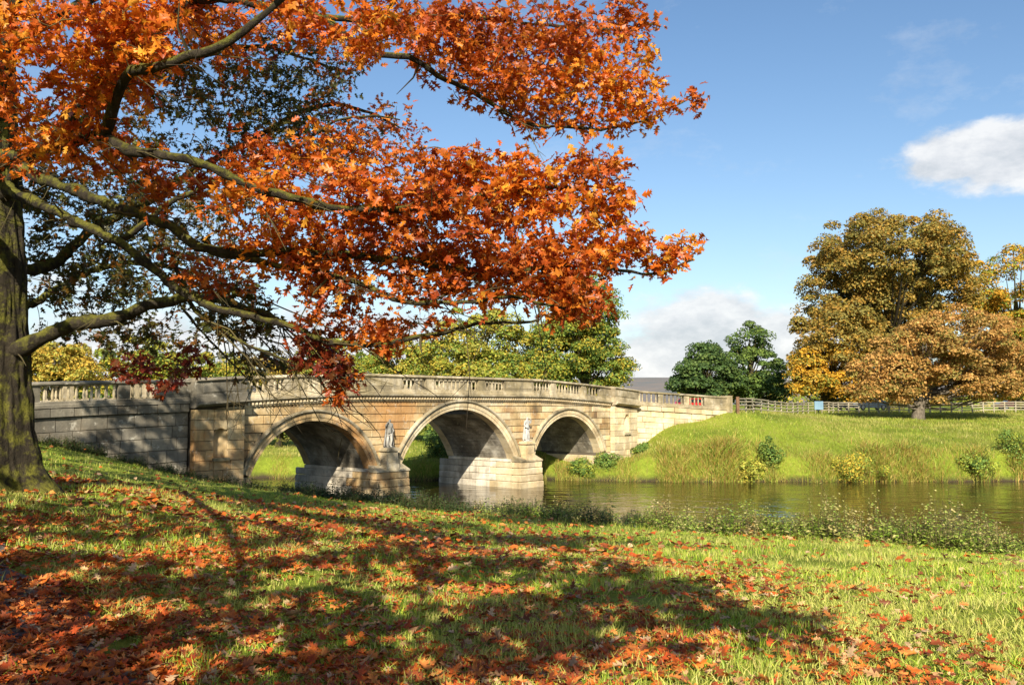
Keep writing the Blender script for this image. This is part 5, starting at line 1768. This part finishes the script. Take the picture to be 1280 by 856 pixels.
X, Y = scatter_view(105000, 3.6, 30.0, 41, power=1.12)
ok = (rng.random(len(X)) < leaf_density(X, Y)) & (Y < fN(X) - 0.8)
X, Y = X[ok], Y[ok]
n = len(X)
pdv = path_dist(X, Y)
Z = ground(X, Y) + np.where((pdv > 0) & (pdv < 2.5), 0.018, 0.03) + rng.random(n) * 0.03
a = rng.uniform(0, 2 * math.pi, n)
LDg = unit(np.stack([np.cos(a), np.sin(a), rng.normal(size=n) * 0.22], -1))
LNg = unit(np.stack([rng.normal(size=n) * 0.45, rng.normal(size=n) * 0.45, np.ones(n)], -1))
flip = rng.random(n) < 0.4
LNg[flip] *= -1
LSg = 0.05 + 0.085 * rng.random(n) ** 1.3
LITTER = np.array([(0.56, 0.14, 0.018), (0.46, 0.085, 0.014), (0.58, 0.20, 0.045), (0.56, 0.30, 0.13), (0.30, 0.07, 0.02), (0.60, 0.38, 0.20), (0.22, 0.07, 0.025), (0.42, 0.07, 0.015)])
redder = (leaf_density(X, Y) > 0.6) & (rng.random(n) < 0.75)
ci = np.where(redder, rng.choice([0, 1, 4, 7, 2], n), rng.choice([0, 0, 1, 2, 2, 3, 4, 4, 5, 6, 6, 7], n))
LCg = LITTER[ci] * rng.uniform(0.55, 1.3, n)[:, None]
u_, v_, fw = project(np.stack([X, Y, Z], -1))
inv = (u_ > 12) & (u_ < 1268) & (v_ < 846)
score = np.where(inv, LSg / fw * (1 + 0.0 * Z) + 0.002 * (ci > 1), -1)
pick = np.argsort(-score)[:300]
gl = leaf_meshes('fallen_leaf', LITTER[[0, 1, 2, 3, 4, 0, 6, 2]].tolist(), 'litter_leaf', 9)
LPg = np.stack([X, Y, Z], -1)
for k in pick:
    w_ = int(rng.integers(0, len(gl)))
    o = link('fallen_leaf', gl[w_])
    o.matrix_world = basis_matrix(LPg[k], LDg[k], LNg[k], LSg[k])
    cn = ('orange', 'rusty red', 'light orange', 'pale tan', 'dark red brown', 'orange', 'dull brown', 'light orange')[w_ % 8]
    tag(o, f"{cn} fallen oak leaf on the {'leaf-strewn path at lower left' if pdv[k] > 0 else 'foreground grass'}", 'leaf', 'fallen leaves in the foreground')
m = np.ones(n, bool); m[pick] = False
near = m & (Y < 13)
V1, F1, c1 = place_leaves(LPg[near], LDg[near], LNg[near], LSg[near], LCg[near], 43)
far_ = m & ~near
V2, F2, c2 = place_leaves(LPg[far_], LDg[far_], LNg[far_], LSg[far_] * 1.1, LCg[far_], 44, True)
tag(link('leaf_litter', np_mesh('leaf_litter', np.concatenate([V1, V2]), np.concatenate([F1, F2 + len(V1)]), np.concatenate([c1, c2])), None, MATS['litter_leaf']),
    'thick scatter of orange and brown fallen oak leaves over the lawn', 'leaf litter', kind='stuff')

# ------------------------------------------------------------------ plants along the near bank
def weed_mesh(seed, h, nstem, leaf, pal, spread):
    q = np.random.default_rng(seed)
    st = MB(); P_, D_, N_, S_, C_ = [], [], [], [], []
    pal = np.array(pal)
    for k in range(nstem):
        a = q.uniform(0, 2 * math.pi); r0 = spread * math.sqrt(q.random())
        b0 = np.array([math.cos(a) * r0, math.sin(a) * r0, -0.05])
        hh = h * q.uniform(0.55, 1.1)
        e = b0 + np.array([q.normal() * 0.16 * hh, q.normal() * 0.16 * hh, hh])
        mid_ = (b0 + e) / 2 + q.normal(size=3) * 0.03
        st.tube([b0, mid_, e], [0.005, 0.004, 0.0015], 4, False)
        for j in range(int(10 + 26 * hh)):
            t = 0.05 + 0.95 * q.random() ** 1.35
            p = b0 + (e - b0) * t + q.normal(size=3) * 0.015
            a2 = q.uniform(0, 2 * math.pi)
            P_.append(p); D_.append([math.cos(a2), math.sin(a2), q.uniform(-0.3, 0.5)]); N_.append([q.normal() * 0.6, q.normal() * 0.6 - 0.5, 0.8]); S_.append(leaf * q.uniform(0.6, 1.3) * (1.15 - 0.65 * t)); C_.append(pal[q.integers(0, len(pal))] * q.uniform(0.7, 1.3))
    P_, D_, N_, S_, C_ = np.array(P_), unit(np.array(D_)), unit(np.array(N_)), np.array(S_), np.array(C_)
    x = unit(np.cross(D_, N_)); n = len(P_)
    s3 = S_[:, None]
    V = np.stack([P_, P_ + D_ * s3 * 0.45 + x * s3 * 0.24, P_ + D_ * s3 - np.array([0, 0, 0.15]) * s3, P_ + D_ * s3 * 0.45 - x * s3 * 0.24], 1).reshape(-1, 3)
    lm = np_mesh('leaves', V, np.arange(n * 4).reshape(n, 4), np.repeat(C_, 4, axis=0)); lm.materials.append(MATS['grass_blade'])
    ob = st.build('stems', MATS['twig']); sm = ob.data; bpy.data.objects.remove(ob)
    return sm, lm


WEEDG = [(0.20, 0.29, 0.035), (0.27, 0.35, 0.045), (0.33, 0.38, 0.07), (0.14, 0.22, 0.03), (0.40, 0.36, 0.12)]
STRAWY = [(0.55, 0.45, 0.17), (0.40, 0.38, 0.09), (0.60, 0.47, 0.22), (0.28, 0.33, 0.05), (0.45, 0.24, 0.08)]
weeds = [weed_mesh(500 + k, hh, ns, lf, pal, sp) for k, (hh, ns, lf, pal, sp) in enumerate(((0.45, 24, 0.10, WEEDG, 0.30), (0.6, 20, 0.09, WEEDG, 0.28), (0.75, 11, 0.08, WEEDG[2:] + STRAWY[:2], 0.24), (0.32, 30, 0.10, WEEDG, 0.38), (0.62, 16, 0.07, STRAWY, 0.26)))]
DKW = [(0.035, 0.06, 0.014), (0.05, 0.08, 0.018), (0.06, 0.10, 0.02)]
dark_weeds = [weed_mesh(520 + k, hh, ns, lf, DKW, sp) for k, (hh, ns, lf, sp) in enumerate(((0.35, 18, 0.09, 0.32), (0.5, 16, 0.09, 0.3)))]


WEED_LABEL = ['bushy green broad-leaved weed on the sunny edge of the near bank', 'upright green leafy weed on the sunny edge of the near bank', 'tall thin weed with pale leaf tips on the sunny near bank',
              'low spreading green weed on the sunny edge of the near bank', 'dry straw-coloured weed on the sunny edge of the near bank']


def weed(k, x, y, s, label, group, src=weeds):
    root = empty('weed_plant', (x, y, g1(x, y)), random.uniform(0, 6.28))
    root.scale = (s, s, s * random.uniform(0.9, 1.3))
    tag(root, label or WEED_LABEL[k], 'plant', group)
    sm, lm = src[k]
    link('stems', sm, root); link('leaves', lm, root)


random.seed(77)
for i_ in range(150):
    x = random.uniform(-1.0, 14.5) if i_ % 3 else random.uniform(3.0, 12.5)
    y = float(fN(x)) - random.uniform(1.2, 2.9)
    weed(random.choice([0, 0, 1, 2, 3, 3, 4]), x, y, random.uniform(0.75, 1.35) * (1.0 if x > 3.5 else 0.72), None, 'weeds on the sunny near bank')
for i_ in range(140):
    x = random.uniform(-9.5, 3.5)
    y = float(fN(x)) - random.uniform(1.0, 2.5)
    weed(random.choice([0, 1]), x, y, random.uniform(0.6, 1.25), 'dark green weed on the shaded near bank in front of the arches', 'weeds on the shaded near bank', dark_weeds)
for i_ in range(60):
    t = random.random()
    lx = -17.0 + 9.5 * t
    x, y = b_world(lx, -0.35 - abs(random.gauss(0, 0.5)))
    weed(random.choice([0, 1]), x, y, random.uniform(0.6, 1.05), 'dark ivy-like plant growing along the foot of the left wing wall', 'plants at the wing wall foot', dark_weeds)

# ------------------------------------------------------------------ far bank: reeds, tussocks and bushes
q = np.random.default_rng(61)
n = 75000
X = np.concatenate([q.uniform(2.4, 48, n), q.uniform(-32, 2.0, n // 3)])
f = fF(X)
Y = f - 0.12 + np.abs(q.normal(size=len(X))) * 0.85
tuft = np.sin(X * 2.3 + 0.8 * np.sin(X * 0.9)) + np.sin(X * 0.63 + 1.0)
hsc = np.clip(0.85 + 0.30 * tuft + 0.22 * q.normal(size=len(X)), 0.25, 1.6) * np.where(X < 8, 0.45, 0.62) * (0.6 + 0.8 * vnoise(X, Y, 0.9, 3))
ok = q.random(len(X)) < np.clip(0.66 + 0.2 * tuft, 0.5, 1)
X, Y, hsc = X[ok], Y[ok], hsc[ok]
REED = [(0.48, 0.37, 0.08), (0.40, 0.40, 0.06), (0.27, 0.34, 0.04), (0.56, 0.40, 0.12), (0.18, 0.26, 0.03), (0.40, 0.22, 0.06), (0.30, 0.38, 0.05)]
V, F, col = blades(X, Y, ground(X, Y) - 0.03, 0.55, 0.9, 0.018, REED, 62, 1.5)
B = np.repeat(np.stack([X, Y, ground(X, Y)], -1), 5, axis=0)
V = B + (V - B) * np.repeat(hsc, 5)[:, None] * 0.95
tag(link('bank_reeds', np_mesh('bank_reeds', V, F, col), None, MATS['grass_blade']), 'dry reeds and long grass fringing the far water edge', 'reeds', kind='stuff')
n = 120000
X = q.uniform(2, 62, n); Y = 50 + 40 * q.random(n) ** 1.6
ok = Y > fF(X) + 0.9
lx, ly = b_local(X, Y)
ok &= ~((ly > -3.2) & (lx < 24) & (lx > 15) & (ly < 6) & (ly > np.interp(lx, [19.4, 24.3], [-0.2, -3.6]))) & ~((lx < 19.5) & (ly > -0.4))
X, Y = X[ok], Y[ok]
X2 = q.uniform(-34, 2, 30000); Y2 = 52 + 28 * q.random(30000)
ok = Y2 > fF(X2) + 0.9
lx, ly = b_local(X2, Y2)
ok &= ly > BW + 0.6
X = np.concatenate([X, X2[ok]]); Y = np.concatenate([Y, Y2[ok]])
V, F, col = blades(X, Y, ground(X, Y) - 0.02, 0.06, 0.24, 0.014, MEADOW, 63, 1.2)
dry = np.repeat(np.clip((vnoise(X, Y, 0.35, 5) * 0.6 + vnoise(X, Y, 1.1, 8) * 0.4 - 0.42) * 3.2, 0, 0.85), 5)[:, None]
col = col * (1 - dry) + np.array([0.42, 0.36, 0.10]) * dry
col *= np.repeat(0.65 + 0.7 * vnoise(X, Y, 0.7, 21), 5)[:, None]
tag(link('meadow_grass', np_mesh('meadow_grass', V, F, col), None, MATS['grass_blade']), 'rough green grass of the far meadow', 'grass', kind='stuff')


def bush(name, label, x, y, w, h, pal, seed, nl=130, leaf=0.055):
    r2 = np.random.default_rng(seed)
    root = empty(name, (x, y, g1(x, y))); tag(root, label, 'bush', 'bushes on the far bank')
    m = 26
    d = unit(r2.normal(size=(m, 3))) * (r2.random(m) ** 0.5)[:, None]
    pal = [tuple(1.35 * v for v in c_) for c_ in pal]
    cs = np.abs(d) * np.sign(d) * np.array([w / 2, w / 2, h / 2]) + np.array([0, 0, h * 0.36]) + r2.normal(size=(m, 3)) * np.array([0.12, 0.12, 0.16]) * w
    V, F, col = clump_leaves(cs, (0.12 + 0.14 * w) * (0.5 + r2.random(m)), nl, leaf, pal, seed, 0.3, 1.0, True)
    tag(link('crown', np_mesh('crown', V, F, col), root, MATS['tree_leaf']), kind='stuff')
    b = MB()
    for k in range(m):
        b.tube([(0, 0, -0.1), (cs[k][0] * 0.4, cs[k][1] * 0.4, cs[k][2] * 0.5), cs[k]], [0.02, 0.014, 0.006], 5, False)
    b.build('stems', MATS['bark'], root)


BUSH = [(960, 0.55, 1.2, 1.5, MIDG, 'tallest leafy bush on the far bank near the water'), (728, 1.0, 1.2, 0.5, MIDG + LIME[:1], 'low green bush in front of the farthest arch'), (758, 1.2, 1.1, 0.5, MIDG, 'low green bush under the right pavilion'),
        (1058, 0.25, 2.6, 0.55, LIME + GOLDEN[:1], 'wide yellow green bush right of the tallest bank bush'), (1212, 0.35, 1.4, 0.6, MIDG + LIME[:2], 'low green bush on the bank below the rusty tree'), (1272, 0.8, 1.7, 1.2, MIDG + LIME[:1], 'bright green bush at the right edge of the far bank'),
        (935, 0.2, 1.5, 0.5, LIME[:2] + GOLDEN[1:3], 'low yellowish tussock at the left foot of the tallest bank bush')]
for k, (px, dy, w, h, pal, lab) in enumerate(BUSH):
    x = (px - 640) / FPX * 51.0
    bush('bush', lab, x, float(fF(x)) + dy, w, h, pal, 700 + k)
x = (800 - 640) / FPX * 54.2
bush('bush', 'small green bush against the foot of the right wing wall', x, 54.2, 0.7, 0.5, MIDG, 730)
x = (549 - 640) / FPX * 53
bush('bush', 'dark green bush on the bank seen through the middle arch', x, 53.4, 1.6, 1.5, DARKG + MIDG[:1], 731)
# dead branch sticking out of the water inside the nearest arch
p0, p1 = at(374, 590, 49.0), at(386, 584, 48.6)
b = MB(); b.tube([p0 + Vector((-0.5, 0, -0.5)), p0, p1, p1 + Vector((0.5, 0, 0.25))], [0.04, 0.035, 0.03, 0.012], 6)
tag(b.build('dead_branch', MATS['bark']), 'dark dead branch leaning from the water beyond the nearest arch', 'branch')
